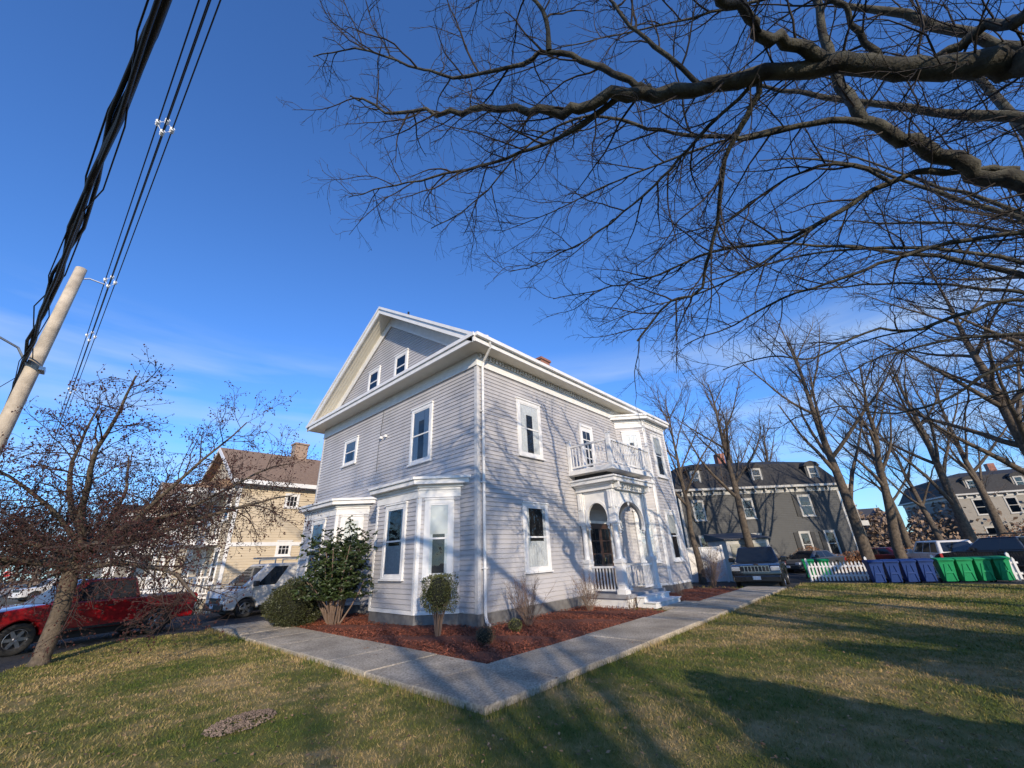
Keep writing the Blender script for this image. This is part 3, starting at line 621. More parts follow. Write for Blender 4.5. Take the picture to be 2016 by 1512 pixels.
m.obj('roller_shutter',sh,[mk('shutter_grey',(.27,.26,.21),.5)]); m=MB(); m.hexa([(-.15,-.2,2.3),(2.55,-.2,2.3),(2.55,4.1,2.3),(-.15,4.1,2.3),(-.15,-.2,2.36),(2.55,-.2,2.36),(2.55,4.1,2.8),(-.15,4.1,2.8)]); m.obj('roof',sh,[ROOFD])
fe=MB(); F=frame((17.3,3.4,GZ),(.5,-.866),(-.866,-.5)); fbox(fe,F,0,4.6,.05,1.9,0,.03)
for i in range(4): fbox(fe,F,i*1.5,i*1.5+.12,0,2.05,.03,.1)
fbox(fe,F,0,4.62,1.9,1.97,-.03,.06)
tag(fe.obj('fence',None,[TRIM]),'tall white board fence beside the garage','fence')
pf=thing('picket_fence','low white picket fence at the edge of the car park','fence',(20.2,-4.6,GZ),math.atan2(-7.8,1.7))
Lf=8.0
for zz in (.25,.7): m=MB(); m.box(0,Lf,-.02,.02,zz,zz+.08); m.obj('rail',pf,[TRIM])
for i in range(int(Lf/.16)):
    q=MB(); x=i*.16; q.prism([(x,.05),(x+.08,.05),(x+.08,.88),(x+.04,.98),(x,.88)],lambda p:(p[0],-.045,p[1]),lambda p:(p[0],-.022,p[1])); q.obj('picket',pf,[TRIM])
for i in range(4):
    q=MB(); x=i*2.6; q.box(x-.05,x+.05,.021,.12,0,1.1); q.prism([(x-.06,1.1),(x+.06,1.1),(x,1.18)],lambda p:(p[0],.02,p[1]),lambda p:(p[0],.13,p[1])); q.obj('post',pf,[TRIM])
cf=MB()
for i in range(60): cf.tube([(-6+i*.12,16.8,GZ),(-6+i*.12+.5,16.8,GZ+1.2)],.004,3); cf.tube([(-6+i*.12+.5,16.8,GZ),(-6+i*.12,16.8,GZ+1.2)],.004,3)
for i in range(5): cf.tube([(-6+i*1.8,16.8,GZ),(-6+i*1.8,16.8,GZ+1.3)],.03,6)
cf.tube([(-6,16.8,GZ+1.22),(1.3,16.8,GZ+1.22)],.025,6)
tag(cf.obj('fence',None,[STEEL]),'galvanised chain link fence along the driveway','fence')
# ------------------------------------------------------------------ bins
def makebin(mat,label,loc,rz,group):
    o=thing('wheelie_bin',label,'bin',loc,rz,group)
    b=MB(); b.hexa([(-.22,-.21,.08),(.2,-.21,.08),(.2,.21,.08),(-.22,.21,.08),(-.33,-.27,.92),(.27,-.27,.92),(.27,.27,.92),(-.33,.27,.92)])
    b.box(-.36,.30,-.29,.29,.90,.95)
    def fx(z): return -.22-.11*(z-.08)/.84
    for s in (-1,1):
        b.hexa([(fx(.15)-.025,s*.19-.03,.10),(fx(.15),s*.19-.03,.10),(fx(.15),s*.19+.03,.10),(fx(.15)-.025,s*.19+.03,.10),(fx(.8)-.025,s*.08-.03,.80),(fx(.8),s*.08-.03,.80),(fx(.8),s*.08+.03,.80),(fx(.8)-.025,s*.08+.03,.80)])
    b.box(fx(.45)-.03,fx(.45),-.14,.14,.42,.5)
    b.obj('body',o,[mat],bevel=.015)
    l=MB(); l.prism([(-.42,.95),(.30,.95),(.30,1.0),(.2,1.06),(-.25,1.04),(-.42,.98)],lambda p:(p[0],-.30,p[1]),lambda p:(p[0],.30,p[1])); l.obj('lid',o,[mat],bevel=.012)
    h=MB(); h.tube([(.34,-.22,.93),(.38,-.22,1.0),(.38,.22,1.0),(.34,.22,.93)],.018,6); h.obj('handle',o,[mat])
    for s in (-1,1):
        w=MB(); w.lathe([(0,-.03),(.09,-.03),(.11,-.015),(.11,.015),(.09,.03),(0,.03)],16,lambda a,c,hh:(.2+a,s*.25+hh,.11+c)); w.obj('wheel',o,[TYRE])
    return o
bd=Vector((1.9,-4.5)).normalized()
for i in range(8):
    p=Vector((19.15,-7.45))+bd*(i*.64+(.12 if i>3 else 0)); g=i>3
    makebin(GREENP if g else BLUEP,'bright green wheeled rubbish bin in a row by the fence' if g else 'navy blue wheeled recycling bin in a row by the fence',(p.x-(.1 if g else 0),p.y,GZ),math.atan2(1.9,4.5)+R.uniform(-.1,.1),'wheeled bins lined up by the picket fence')
for (x,y) in ((22.6,-4.3),(22.9,-5.0)): makebin(GREENP,'green wheeled bin standing by the dark grey house',(x,y,GZ),.2,'wheeled bins by the dark house')
# ------------------------------------------------------------------ vehicles
def vehicle(name,label,cat,loc,rz,P,group=None):
    o=thing(name,label,cat,loc,rz,group); L,W,Rr=P['L'],P['W'],P['R']; xf,xr=P['xf'],P['xr']; zs=P['sill']; mat=P['mat']
    def arc(xc):
        Ra=Rr*1.16; s=math.asin((zs-Rr)/Ra); pts=[]
        for i in range(13):
            t=(math.pi-s)+(s*2-math.pi)*i/12; pts.append((xc+Ra*math.cos(t),Rr+Ra*math.sin(t)))
        return pts
    poly=[(P['top'][0][0]+.03,zs)]+arc(xr)+arc(xf)+[(P['top'][-1][0]-.03,zs)]+list(reversed(P['top']))
    b=MB(); h=W/2
    b.prism(poly,lambda p:(p[0],h,p[1]),lambda p:(p[0],-h,p[1]))
    body=b.obj('body',o,[mat],bevel=P.get('bev',.05),seg=3)
    for poly_ in body.data.polygons: poly_.use_smooth=len(poly_.vertices)==4
    un=MB(); un.box(xr-.6,xf+.6,-h+.24,h-.24,Rr*.55,Rr*1.9); un.obj('underbody',o,[PLASTIC])
    c=P['cab']; wb,wt=c['wb']/2,c['wt']/2
    cb=MB(); B=[(c['xb0'],-wb,c['zb']),(c['xb1'],-wb,c['zb']),(c['xb1'],wb,c['zb']),(c['xb0'],wb,c['zb'])]; Tt=[(c['xt0'],-wt,c['zt']),(c['xt1'],-wt,c['zt']),(c['xt1'],wt,c['zt']),(c['xt0'],wt,c['zt'])]
    cb.hexa(B+Tt); cb.obj('cabin',o,[mat],bevel=.07,seg=3)
    def face(p,q,r,s,s0,s1,t0,t1,name,mt,off=.006,par=o):
        p,q,r,s=map(Vector,(p,q,r,s)); n=(q-p).cross(s-p).normalized()
        def at(a,t): lo=p+(q-p)*a; hi=s+(r-s)*a; return lo+(hi-lo)*t
        g=MB(); pts=[at(s0,t0),at(s1,t0),at(s1,t1),at(s0,t1)]
        g.hexa([x-n*.01 for x in pts]+[x+n*off for x in pts]); return g.obj(name,par,[mt],bevel=.004)
    for s0,s1 in c['side']:
        face(B[0],B[1],Tt[1],Tt[0],s0,s1,.05,.86,'window',CARGL)
        face(B[2],B[3],Tt[3],Tt[2],1-s1,1-s0,.05,.86,'window',CARGL)
    face(B[1],B[2],Tt[2],Tt[1],.06,.94,.05,.9,'windscreen',CARGL)
    if c.get('rear',1): face(B[3],B[0],Tt[0],Tt[3],.1,.9,.1,.85,'rear_window',CARGL)
    for x in (xf,xr):
        for s in (-1,1):
            w=MB(); yy=s*(h-.115); fn=lambda a,b_,hh:(x+a,yy+s*hh,Rr+b_)
            rr=Rr*.64; w.lathe([(0.0,.085),(.04,.09),(.06,.07),(.09,.06)],20,fn); w.lathe([(rr*.9,.02),(rr,.095),(rr*.95,.10),(rr*.88,.05),(rr*.86,-.08)],24,fn)
            for k in range(P.get('spk',6)):
                a=2*math.pi*k/P.get('spk',6); ca,sa=math.cos(a),math.sin(a); t=.045
                pts=[(.05,-t),(rr*.9,-t*.8),(rr*.9,t*.8),(.05,t)]
                w.prism(pts,lambda p:fn(p[0]*ca-p[1]*sa,p[0]*sa+p[1]*ca,.045),lambda p:fn(p[0]*ca-p[1]*sa,p[0]*sa+p[1]*ca,.075))
            w.lathe([(0,.01),(rr*.88,.01)],20,fn,1)
            wo=w.obj('wheel',o,[P.get('rim',RIM),PLASTIC])
            t=MB(); t.lathe([(rr,.095),(rr*1.05,.11),(Rr*.93,.11),(Rr,.085),(Rr,-.1),(Rr*.93,-.115),(rr,-.11)],28,fn); t.obj('tyre',wo,[TYRE],smooth=True)
    for x in P['seams']:
        for s in (-1,1):
            d=MB(); y0,y1=(h-.004,h+.002) if s>0 else (-h-.002,-h+.004); d.box(x-.006,x+.006,y0,y1,zs+.08,c['zb']-.02); d.obj('door_seam',o,[PLASTIC])
    for s in (-1,1):
        d=MB(); y0,y1=(h-.004,h+.012) if s>0 else (-h-.012,-h+.004); d.box(xr+Rr*1.3,xf-Rr*1.3,y0,y1,zs+.02,zs+.09); d.obj('side_sill',o,[PLASTIC])
    for x in P['handles']:
        for s in (-1,1):
            q=MB(); q.box(x-.09,x+.09,s*(h+.014)-.014,s*(h+.014)+.014,c['zb']-.17,c['zb']-.13); q.obj('handle',o,[P.get('hm',mat)],bevel=.008)
    for s in (-1,1):
        q=MB(); x=c['xb1']-.45; q.box(x-.08,x+.08,s*(h+.13)-.12,s*(h+.13)+.12,c['zb']+.02,c['zb']+.22); q.obj('mirror',o,[P.get('mm',mat)],bevel=.03)
    xF=P['top'][-1][0]; xR=P['top'][0][0]
    for s in (-1,1):
        q=MB(); a,b_=P['hl']; q.box(xF-.22,xF+.012,s*(h-.2)-.17,s*(h-.2)+.17,a,b_); q.obj('headlight',o,[LAMP],bevel=.03)
        q=MB(); a,b_=P['tl']; q.box(xR-.012,xR+.10,s*(h-.085)-.09,s*(h-.085)+.09,a,b_); q.obj('tail_light',o,[TAIL],bevel=.015)
    g=MB(); a,b_=P['grille']; gw=h-.42; g.box(xF-.05,xF+.008,-gw,gw,a,b_,0)
    n=P.get('slots',0)
    if n:
        for i in range(n):
            yc=-gw+gw*2*(i+.5)/n; g.box(xF+.0,xF+.02,yc+gw/n-.018,yc+gw/n+.018,a,b_,1)
        g.box(xF,xF+.022,-gw-.02,gw+.02,b_,b_+.03,1); g.box(xF,xF+.022,-gw-.02,gw+.02,a-.03,a,1)
    else: g.box(xF,xF+.02,-gw,gw,(a+b_)/2-.02,(a+b_)/2+.02,1)
    g.obj('grille',o,[PLASTIC,P.get('gm',CHROME)])
    q=MB(); q.box(xF-.1,xF+.07,-h+.06,h-.06,zs-.02,zs+.24); q.obj('bumper',o,[P.get('bm',PLASTIC)],bevel=.04); q=MB(); q.box(xR-.09,xR+.1,-h+.06,h-.06,zs-.02,zs+.22); q.obj('bumper',o,[P.get('bm',PLASTIC)],bevel=.04)
    q=MB(); q.box(xF+.071,xF+.08,-.15,.15,zs+.08,zs+.22); q.obj('number_plate',o,[PLATE])
    return o
pick=dict(L=5.6,W=1.92,R=.39,xf=1.75,xr=-1.60,sill=.42,mat=RED,bev=.05,
 top=[(-2.75,1.16),(-2.7,1.19),(-1.0,1.19),(-.9,1.20),(1.15,1.21),(1.5,1.20),(2.35,1.10),(2.55,1.00),(2.62,.75)],
 cab=dict(xb0=-.98,xb1=1.32,xt0=-.80,xt1=.52,zb=1.18,zt=1.82,wb=1.78,wt=1.42,side=[(.06,.38),(.41,.86)]),seams=[-.92,.02,1.12],handles=[-.16,.85],hl=(.80,1.0),tl=(.85,1.13),grille=(.66,1.0),bm=PLASTIC,gm=PLASTIC,hm=PLASTIC)
tr=vehicle('pickup_truck','bright red crew cab pickup truck parked on the driveway','pickup truck',(-7.0,11.15,GZ),math.atan2(-1.1,-3.1),pick)
m=MB(); m.box(-2.68,-1.06,-.8,.8,1.165,1.20); m.obj('truck_bed',tr,[PLASTIC])
van=dict(L=4.4,W=1.83,R=.33,xf=1.4,xr=-1.35,sill=.30,mat=WHITE,bev=.06,
 top=[(-2.2,1.10),(-1.0,1.12),(1.3,1.10),(1.65,1.02),(2.1,.86),(2.2,.6)],
 cab=dict(xb0=-2.17,xb1=1.68,xt0=-2.08,xt1=.78,zb=1.06,zt=1.90,wb=1.80,wt=1.58,side=[(.68,.87)],rear=0),seams=[-.15,.35,1.25],handles=[.45,-.05],hl=(.66,.95),tl=(.8,1.2),grille=(.5,.72),mm=PLASTIC,bm=PLASTIC,hm=PLASTIC,spk=5)
vn=vehicle('cargo_van','white cargo van with roof ladder rack on the driveway','van',(-.55,13.75,GZ),math.atan2(-.22,-1.9),van); vn.scale=(1.1,)*3
m=MB()
for x in (-1.6,-.5,.5):
    m.box(x-.02,x+.02,-.75,.75,2.04,2.08)
    for s in (-1,1): m.box(x-.02,x+.02,s*.72-.02,s*.72+.02,1.88,2.04)
for s in (-.45,-.15): m.box(-2.0,.9,s-.02,s+.02,2.09,2.16)
for i in range(10): m.box(-1.9+i*.3,-1.87+i*.3,-.45,-.15,2.11,2.14)
m.obj('ladder_rack',vn,[STEEL])
suv=dict(L=4.8,W=1.93,R=.38,xf=1.45,xr=-1.45,sill=.38,mat=BLACKC,bev=.06,
 top=[(-2.4,1.12),(-1.0,1.15),(1.0,1.14),(1.3,1.12),(2.15,1.05),(2.33,.98),(2.38,.7)],
 cab=dict(xb0=-2.3,xb1=1.15,xt0=-2.0,xt1=.45,zb=1.10,zt=1.76,wb=1.82,wt=1.46,side=[(.06,.28),(.31,.56),(.59,.88)]),seams=[-1.0,.0,1.05],handles=[-.8,.2],hl=(.80,.98),tl=(.85,1.1),grille=(.78,.98),slots=8,bm=BLACKC)
jp=vehicle('suv','black four by four with chrome slotted grille parked behind the house','suv',(16.75,-3.1,GZ),math.radians(180+8),suv); jp.scale=(1.06,)*3
for s in (-1,1):
    m=MB(); m.tube([(-1.7,s*.62,1.76),(-1.6,s*.62,1.82),(.2,s*.62,1.82),(.3,s*.62,1.76)],.018,6); m.obj('roof_rail',jp,[CHROME],smooth=True)
def variant(base,**k): d=dict(base); d.update(k); return d
G='cars parked in the car park'
vehicle('suv','white suv parked far down the street','suv',(-7.2,50,GZ),math.radians(200),variant(suv,mat=WHITE,bm=WHITE,slots=0))
vehicle('suv','white suv parked behind the wheeled bins','suv',(28.2,-10.2,GZ),math.radians(20),variant(suv,mat=WHITE,bm=WHITE,slots=0),G)
pk2=vehicle('pickup_truck','black pickup with roof rack parked behind the bins','pickup truck',(25.8,-12.6,GZ),math.radians(70),variant(pick,mat=BLACKC,bm=BLACKC),G)
m=MB()
for x in (-2.6,-1.6,-.5,.5): m.box(x-.03,x+.03,-.8,.8,1.98,2.03)
for s in (-1,1): m.box(-2.6,.55,s*.78-.03,s*.78+.03,1.94,2.0); [m.box(x-.02,x+.02,s*.78-.02,s*.78+.02,1.1,1.95) for x in (-2.6,-1.6)]
m.obj('roof_rack',pk2,[PLASTIC])
sed=dict(L=4.6,W=1.8,R=.32,xf=1.35,xr=-1.35,sill=.28,mat=RED,bev=.07,
 top=[(-2.25,.92),(-1.9,.98),(-1.0,.98),(1.0,.93),(2.0,.78),(2.25,.62),(2.28,.45)],
 cab=dict(xb0=-1.75,xb1=1.05,xt0=-1.05,xt1=.25,zb=.93,zt=1.42,wb=1.68,wt=1.3,side=[(.14,.45),(.48,.84)]),seams=[-.85,.1,1.0],handles=[-.6,.3],hl=(.55,.7),tl=(.65,.85),grille=(.45,.6),bm=PLASTIC)
vehicle('car','dark red saloon car parked beyond the picket fence','car',(33.5,-7.2,GZ),math.radians(60),variant(sed,mat=mk('maroon_car_paint',(.12,.008,.01),.3,.2,coat=.6,ns=2)),G)
vehicle('car','grey saloon car parked beyond the picket fence','car',(30.0,-3.4,GZ),math.radians(150),variant(sed,mat=GREYC),G)
vehicle('car','dark grey car parked beside the house on the driveway','car',(7.5,14.4,GZ),math.radians(180),variant(sed,mat=GREYC))
vehicle('car','silver car parked along the kerb down the street','car',(-13.4,31,GZ),math.radians(92),variant(sed,mat=GREYC))
# ------------------------------------------------------------------ pole, wires, sign
pl=thing('utility_pole','tall weathered wooden utility pole carrying street cables','utility pole',(-10.05,7.7,-.2))
m=MB(); m.tube([(0,0,0),(0,0,3),(0,0,6),(0,0,9),(0,0,11.0)],[.19,.18,.165,.15,.135],16,cap=True); m.obj('pole',pl,[POLE],smooth=True)
m=MB(); m.tube([(0,0,10.6),(.25,0,10.75),(.62,0,10.72)],.025,6); m.obj('bracket',pl,[STEEL])
m=MB(); m.box(.12,.24,-.2,.2,7.4,7.5); m.obj('cable_clamp',pl,[STEEL])
m=MB(); m.tube([(.0,.0,7.3),(-.4,-.2,7.9),(-1.0,-.5,8.1)],.03,6); m.obj('lamp_arm',pl,[STEEL])
G='overhead cables along the street'
def cable(pts,r,lab,sag=.0):
    m=MB(); P=[]
    for a,b in zip(pts,pts[1:]):
        a=Vector(a);b=Vector(b)
        for i in range(12):
            t=i/12; p=a.lerp(b,t); p.z-=sag*4*t*(1-t)*(b-a).length/40; P.append(tuple(p))
    P.append(pts[-1]); m.tube(P,r,7); tag(m.obj('overhead_cable',None,[CABLE],smooth=True),lab,'cable',G)
def xo(y): return -9.07-.0935*(y+4.99)
for i,(dx,dz,r) in enumerate(((0,0,.045),(.065,.03,.028),(-.06,-.02,.034),(.02,-.085,.026),(-.03,.10,.02),(.13,-.06,.010),(-.14,.06,.012))):
    ys=[-34,-24,-18,-12,-9,-7.5,-6,-4.5,-3,-1.5,0,2,4,6,7.7,10,14,22,32,48]
    wob=[( xo(y)+dx*math.cos(y*.9+i*.4)+.03*math.sin(y*1.3+2*i), y, 7.42+dz*(1+.5*math.sin(y*.8+2*i))+.02*math.cos(y*1.7+i)) for y in ys]
    cable(wob,r,'thick black bundled telephone cable' if r>.02 else 'thin black wire beside the cable bundle',0)
def xp(y): return -9.08-.035*(y-.1)
for i,(dx,dz) in enumerate(((-.12,0),(.12,0),(0,-.2),(0,.17))):
    cable([(xp(y)+dx,y,10.72+dz) for y in (-40,-20,0,7.7,20,35,60)],.013,'thin black power wire held by white spacers',0)
for y in (.1,7.75,12.8,20.5):
    t=thing('cable_spacer','white ceramic spacer clamping four power wires','insulator',(xp(y),y,10.70),0,'cable spacers')
    for (dx,dz) in ((-.12,0),(.12,0),(0,-.2),(0,.17)):
        m=MB(); m.lathe([(0,-.07),(.045,-.06),(.03,-.03),(.05,0),(.03,.03),(.045,.06),(0,.07)],8,lambda a,b,h:(dx+a,h,dz+.02+b)); m.obj('insulator',t,[CERAM])
    m=MB(); m.tube([(-.14,0,.02),(0,0,-.18),(.14,0,.02),(0,0,.19),(-.14,0,.02)],.014,5); m.obj('spacer_frame',t,[CERAM])
cable([(-10.05,7.7,7.3),(-14,20,6.9),(-18,32,6.6)],.010,'thin black service wire crossing the street',.5)
sg=thing('stop_sign','red octagonal stop sign on a steel post by the road','sign',(-11.6,84,GZ))
m=MB(); m.tube([(0,.03,0),(0,.03,2.8)],.03,6); m.obj('post',sg,[STEEL])
def octa(r): return [(r*math.cos(math.radians(22.5+45*i)),2.5+r*math.sin(math.radians(22.5+45*i))) for i in range(8)]
m=MB(); m.prism(octa(.42),lambda p:(p[0],.0,p[1]),lambda p:(p[0],.02,p[1]),0); m.prism(octa(.39),lambda p:(p[0],-.006,p[1]),lambda p:(p[0],-.001,p[1]),1); m.obj('sign_board',sg,[TRIM,SIGNR])
text('STOP',.3,TRIM,sg,Matrix.Translation((0,-.012,2.5))@Matrix.Rotation(math.radians(90),4,'X'))
# ------------------------------------------------------------------ trees
def nrm(v): l=math.sqrt(v[0]**2+v[1]**2+v[2]**2) or 1; return (v[0]/l,v[1]/l,v[2]/l)
def rperp(t,rn,flat=0.):
    while True:
        a=(rn.gauss(0,1),rn.gauss(0,1),rn.gauss(0,1)*(1-flat)); d=a[0]*t[0]+a[1]*t[1]+a[2]*t[2]
        p=(a[0]-d*t[0],a[1]-d*t[1],a[2]-d*t[2]); l=math.sqrt(p[0]**2+p[1]**2+p[2]**2)
        if l>.2: return (p[0]/l,p[1]/l,p[2]/l)
def path(p,d,L,k,wob,bend,rn):
    pts=[p]; s=L/k
    for i in range(k):
        d=nrm((d[0]+rn.gauss(0,wob),d[1]+rn.gauss(0,wob),d[2]+rn.gauss(0,wob)+bend)); p=(p[0]+d[0]*s,p[1]+d[1]*s,p[2]+d[2]*s); pts.append(p)
    return pts
def spawn(mb,pts,r0,r1,lv,S,rn,tips=None,m=0):
    if lv>=len(S): return
    s=S[lv]; n=len(pts); seg=[math.dist(pts[i],pts[i+1]) for i in range(n-1)]; tot=sum(seg)
    cnt=int(tot*s['den']+rn.random())
    for c in range(cnt):
        t=s.get('t0',.12)+(1-s.get('t0',.12))*((c+rn.random())/cnt); a=t*tot; i=0
        while i<n-2 and a>seg[i]: a-=seg[i]; i+=1
        f=min(1,a/seg[i]); p=tuple(pts[i][q]+(pts[i+1][q]-pts[i][q])*f for q in range(3)); tg=nrm(tuple(pts[i+1][q]-pts[i][q] for q in range(3)))
        pr=r0+(r1-r0)*t; an=math.radians(rn.gauss(s['ang'],10)); pp=rperp(tg,rn,s.get('flat',0))
        d=nrm((tg[0]*math.cos(an)+pp[0]*math.sin(an),tg[1]*math.cos(an)+pp[1]*math.sin(an),tg[2]*math.cos(an)+pp[2]*math.sin(an)+s.get('up',0)))
        L=s['len']*rn.uniform(.45,1.25)*(1-.45*t); r=min(pr*.7,s['r']*rn.uniform(.7,1.2)); r_=max(s['rmin'],r*.3)
        q=path(p,d,L,s['k'],s['wob'],s['bend'],rn)
        mb.tube(q,[r+(r_-r)*i/s['k'] for i in range(s['k']+1)],s['sides'],m)
        if tips is not None and lv>=len(S)-2: tips.append((q[-1],d))
        if tips is not None and lv==len(S)-1: tips.append((q[len(q)//2],d))
        spawn(mb,q,r,r_,lv+1,S,rn,tips,m)
def catm(P,k=4):
    out=[]; n=len(P)
    for i in range(n-1):
        a,b,c,d=P[max(0,i-1)],P[i],P[i+1],P[min(n-1,i+2)]
        for j in range(k):
            t=j/k; out.append(tuple(.5*((2*b[q])+(-a[q]+c[q])*t+(2*a[q]-5*b[q]+4*c[q]-d[q])*t*t+(-a[q]+3*b[q]-3*c[q]+d[q])*t**3) for q in range(3)))
    out.append(P[-1]); return out
def PL(s): return [tuple(float(v)/10 for v in q.split(',')) for q in s.split(';')]
LIMB={
'A':("0,-141,42;-12,-133,52;-25,-119,62;-24,-116,66;-26,-112,68;-29,-107,70;-33,-102,72;-38,-95,72;-44,-86,72;-49,-80,73;-51,-75,73;-54,-70,75;-57,-64,79;-60,-57,82;-65,-49,86;-69,-44,91",.20,.012),
'B':("-33,-102,72;-38,-99,73;-43,-96,73;-47,-94,74;-51,-92,75;-56,-88,78;-66,-82,84",.09,.02),
'C':("1,-139,44;-3,-123,56;-5,-117,62;-8,-113,67;-13,-109,71;-18,-105,74;-20,-104,78;-21,-104,83;-23,-105,93;-25,-107,102;-27,-104,115",.15,.04),
'D':("-6,-117,64;-7,-114,66;-10,-108,68;-12,-102,67;-14,-95,64;-16,-88,64;-19,-81,65;-21,-72,64;-24,-64,64;-29,-54,64",.06,.008),
'E':("-38,-95,72;-36,-92,70;-34,-88,67;-30,-85,63;-26,-81,58;-24,-78,55;-25,-74,55;-24,-67,51",.042,.016),
'F':("-48,-80,73;-49,-74,72;-51,-68,72;-54,-60,73;-57,-52,75;-61,-44,76;-64,-37,77",.04,.007),
'G':("-18,-105,74;-23,-99,75;-27,-92,75;-31,-86,77;-35,-80,81;-41,-73,85;-45,-63,84;-47,-51,78;-50,-42,76",.05,.008),
'H':("-46,-84,73;-48,-82,74;-51,-79,78;-55,-75,81;-57,-70,81;-61,-62,84;-65,-56,89;-71,-49,95;-75,-41,98",.055,.008),
'P':("-55,-75,81;-57,-76,86;-61,-74,91;-66,-70,97",.04,.01),
'J':("0,-142,46;-18,-130,58;-30,-118,66;-28,-116,68;-26,-115,71;-25,-111,72",.09,.05),
'K':("-42,-89,72;-47,-86,78;-50,-84,83;-52,-83,89;-56,-80,97",.035,.012),
'M':("-38,-95,72;-38,-88,70;-38,-82,67;-38,-76,65;-39,-68,63;-41,-60,62;-43,-55,62",.03,.006),
'N':("-29,-106,70;-33,-105,75;-36,-104,78;-40,-101,81;-46,-97,87",.045,.015),
'O':("-12,-105,67;-16,-100,72;-18,-92,72;-19,-84,69;-21,-78,70;-23,-71,70",.03,.006),
'X':("-23,-99,75;-25,-90,79;-28,-80,80;-32,-70,79;-36,-60,77;-40,-50,76",.028,.006),
'Y':("-14,-95,64;-17,-87,60;-19,-78,58;-22,-68,58;-24,-60,57",.022,.006),
'Z':("-25,-107,96;-30,-98,98;-36,-88,98;-42,-78,99;-48,-68,100",.03,.006),
'V':("2,-140,60;-4,-128,78;-10,-118,92;-18,-108,104;-28,-98,114",.12,.02),
'W':("4,-138,58;4,-126,76;2,-114,90;-4,-102,102;-8,-92,112",.12,.02),
}
SO=[dict(den=3.9,len=1.75,ang=46,k=8,wob=.14,bend=.0,sides=5,r=.015,rmin=.004,flat=.3),
    dict(den=5.6,len=.74,ang=45,k=5,wob=.17,bend=.01,sides=3,r=.0068,rmin=.0028,flat=.2),
    dict(den=7.8,len=.27,ang=45,k=3,wob=.2,bend=.02,sides=3,r=.0038,rmin=.0019)]
rn=random.Random(11)
def bigtree(label,base,trunkpts,limbs,S,barkm=BARKL):
    o=thing('tree',label,'tree',base)
    bx,by,bz=base
    def loc(P): return [(p[0]-bx,p[1]-by,p[2]-bz) for p in P]
    t=MB(); tp=catm(loc(trunkpts[0])); n=len(tp); t.tube(tp,[trunkpts[1]+(trunkpts[2]-trunkpts[1])*(i/(n-1))**.6 for i in range(n)],14)
    cr=MB()
    for s,r0,r1 in limbs:
        P=catm(loc(PL(s)),4); n=len(P)
        P=[P[0]]+[tuple(c+rn.gauss(0,min(.025,r0*.28)) for c in p) for p in P[1:-1]]+[P[-1]]
        rad=[(r0+(r1-r0)*(i/(n-1))**.8)*rn.uniform(.9,1.12) for i in range(n)]
        t.tube(P,rad,10 if r0>.06 else 7)
        spawn(cr,P,r0,r1,0,S,rn)
    t.obj('trunk',o,[barkm],smooth=True); cr.obj('crown',o,[TWIG])
    return o
bigtree('large bare oak with long lichen covered limbs spreading over the lawn',(.3,-14.4,0),([(.3,-14.4,-.05),(.3,-14.35,.3),(.25,-14.3,2),(.15,-14.2,3.6),(.15,-14.1,5),(.3,-14,6.5),(.2,-14,8.5),(.1,-14,12)],.48,.1),[LIMB[k] for k in LIMB],SO)
S2=[dict(den=2.7,len=2.1,ang=46,k=7,wob=.11,bend=-.005,sides=4,r=.016,rmin=.005,flat=.4),
    dict(den=4.0,len=.9,ang=44,k=4,wob=.15,bend=.0,sides=3,r=.0078,rmin=.0038),
    dict(den=4.8,len=.38,ang=42,k=2,wob=.15,bend=.0,sides=3,r=.0048,rmin=.0028)]
L2=[("52,-142,40;36,-133,56;17,-125,62;13,-117,65;8,-107,65;4,-97,63;1,-87,62;-1,-78,59;-2,-68,58",.06,.01),
("52,-142,36;36,-130,48;28,-124,55;23,-115,57;20,-105,55;16,-97,56;14,-88,53;11,-81,55;8,-72,54",.055,.01),
("52,-142,32;38,-128,42;30,-121,46;28,-112,46;28,-103,42;27,-95,42;26,-89,45;24,-80,44",.045,.01),
("52,-142,48;44,-128,66;36,-115,76;28,-102,82;20,-90,86;12,-78,88",.08,.012),
("52,-142,60;44,-130,82;36,-118,96;26,-106,106;18,-92,112",.08,.012),
("52,-142,44;50,-128,56;48,-114,60;46,-100,60;42,-88,56",.06,.01),
("52,-142,52;54,-126,70;52,-110,80;48,-96,84;42,-84,86",.06,.01),
("52,-142,70;50,-130,92;44,-118,108;36,-106,122",.07,.012),
("52,-142,38;56,-128,46;58,-116,48;56,-104,46",.05,.01),
("52,-142,56;40,-126,70;26,-112,74;14,-98,75;6,-84,74;0,-70,72",.055,.01),
("52,-142,66;56,-128,90;58,-112,104;56,-98,116",.06,.012)]
bigtree('tall bare oak with drooping lower branches at the lawn edge',(5.2,-14.3,0),([(5.2,-14.3,-.05),(5.2,-14.25,1),(5.2,-14.2,4),(5.2,-14.2,8),(5.1,-14.1,13)],.36,.08),L2,S2)
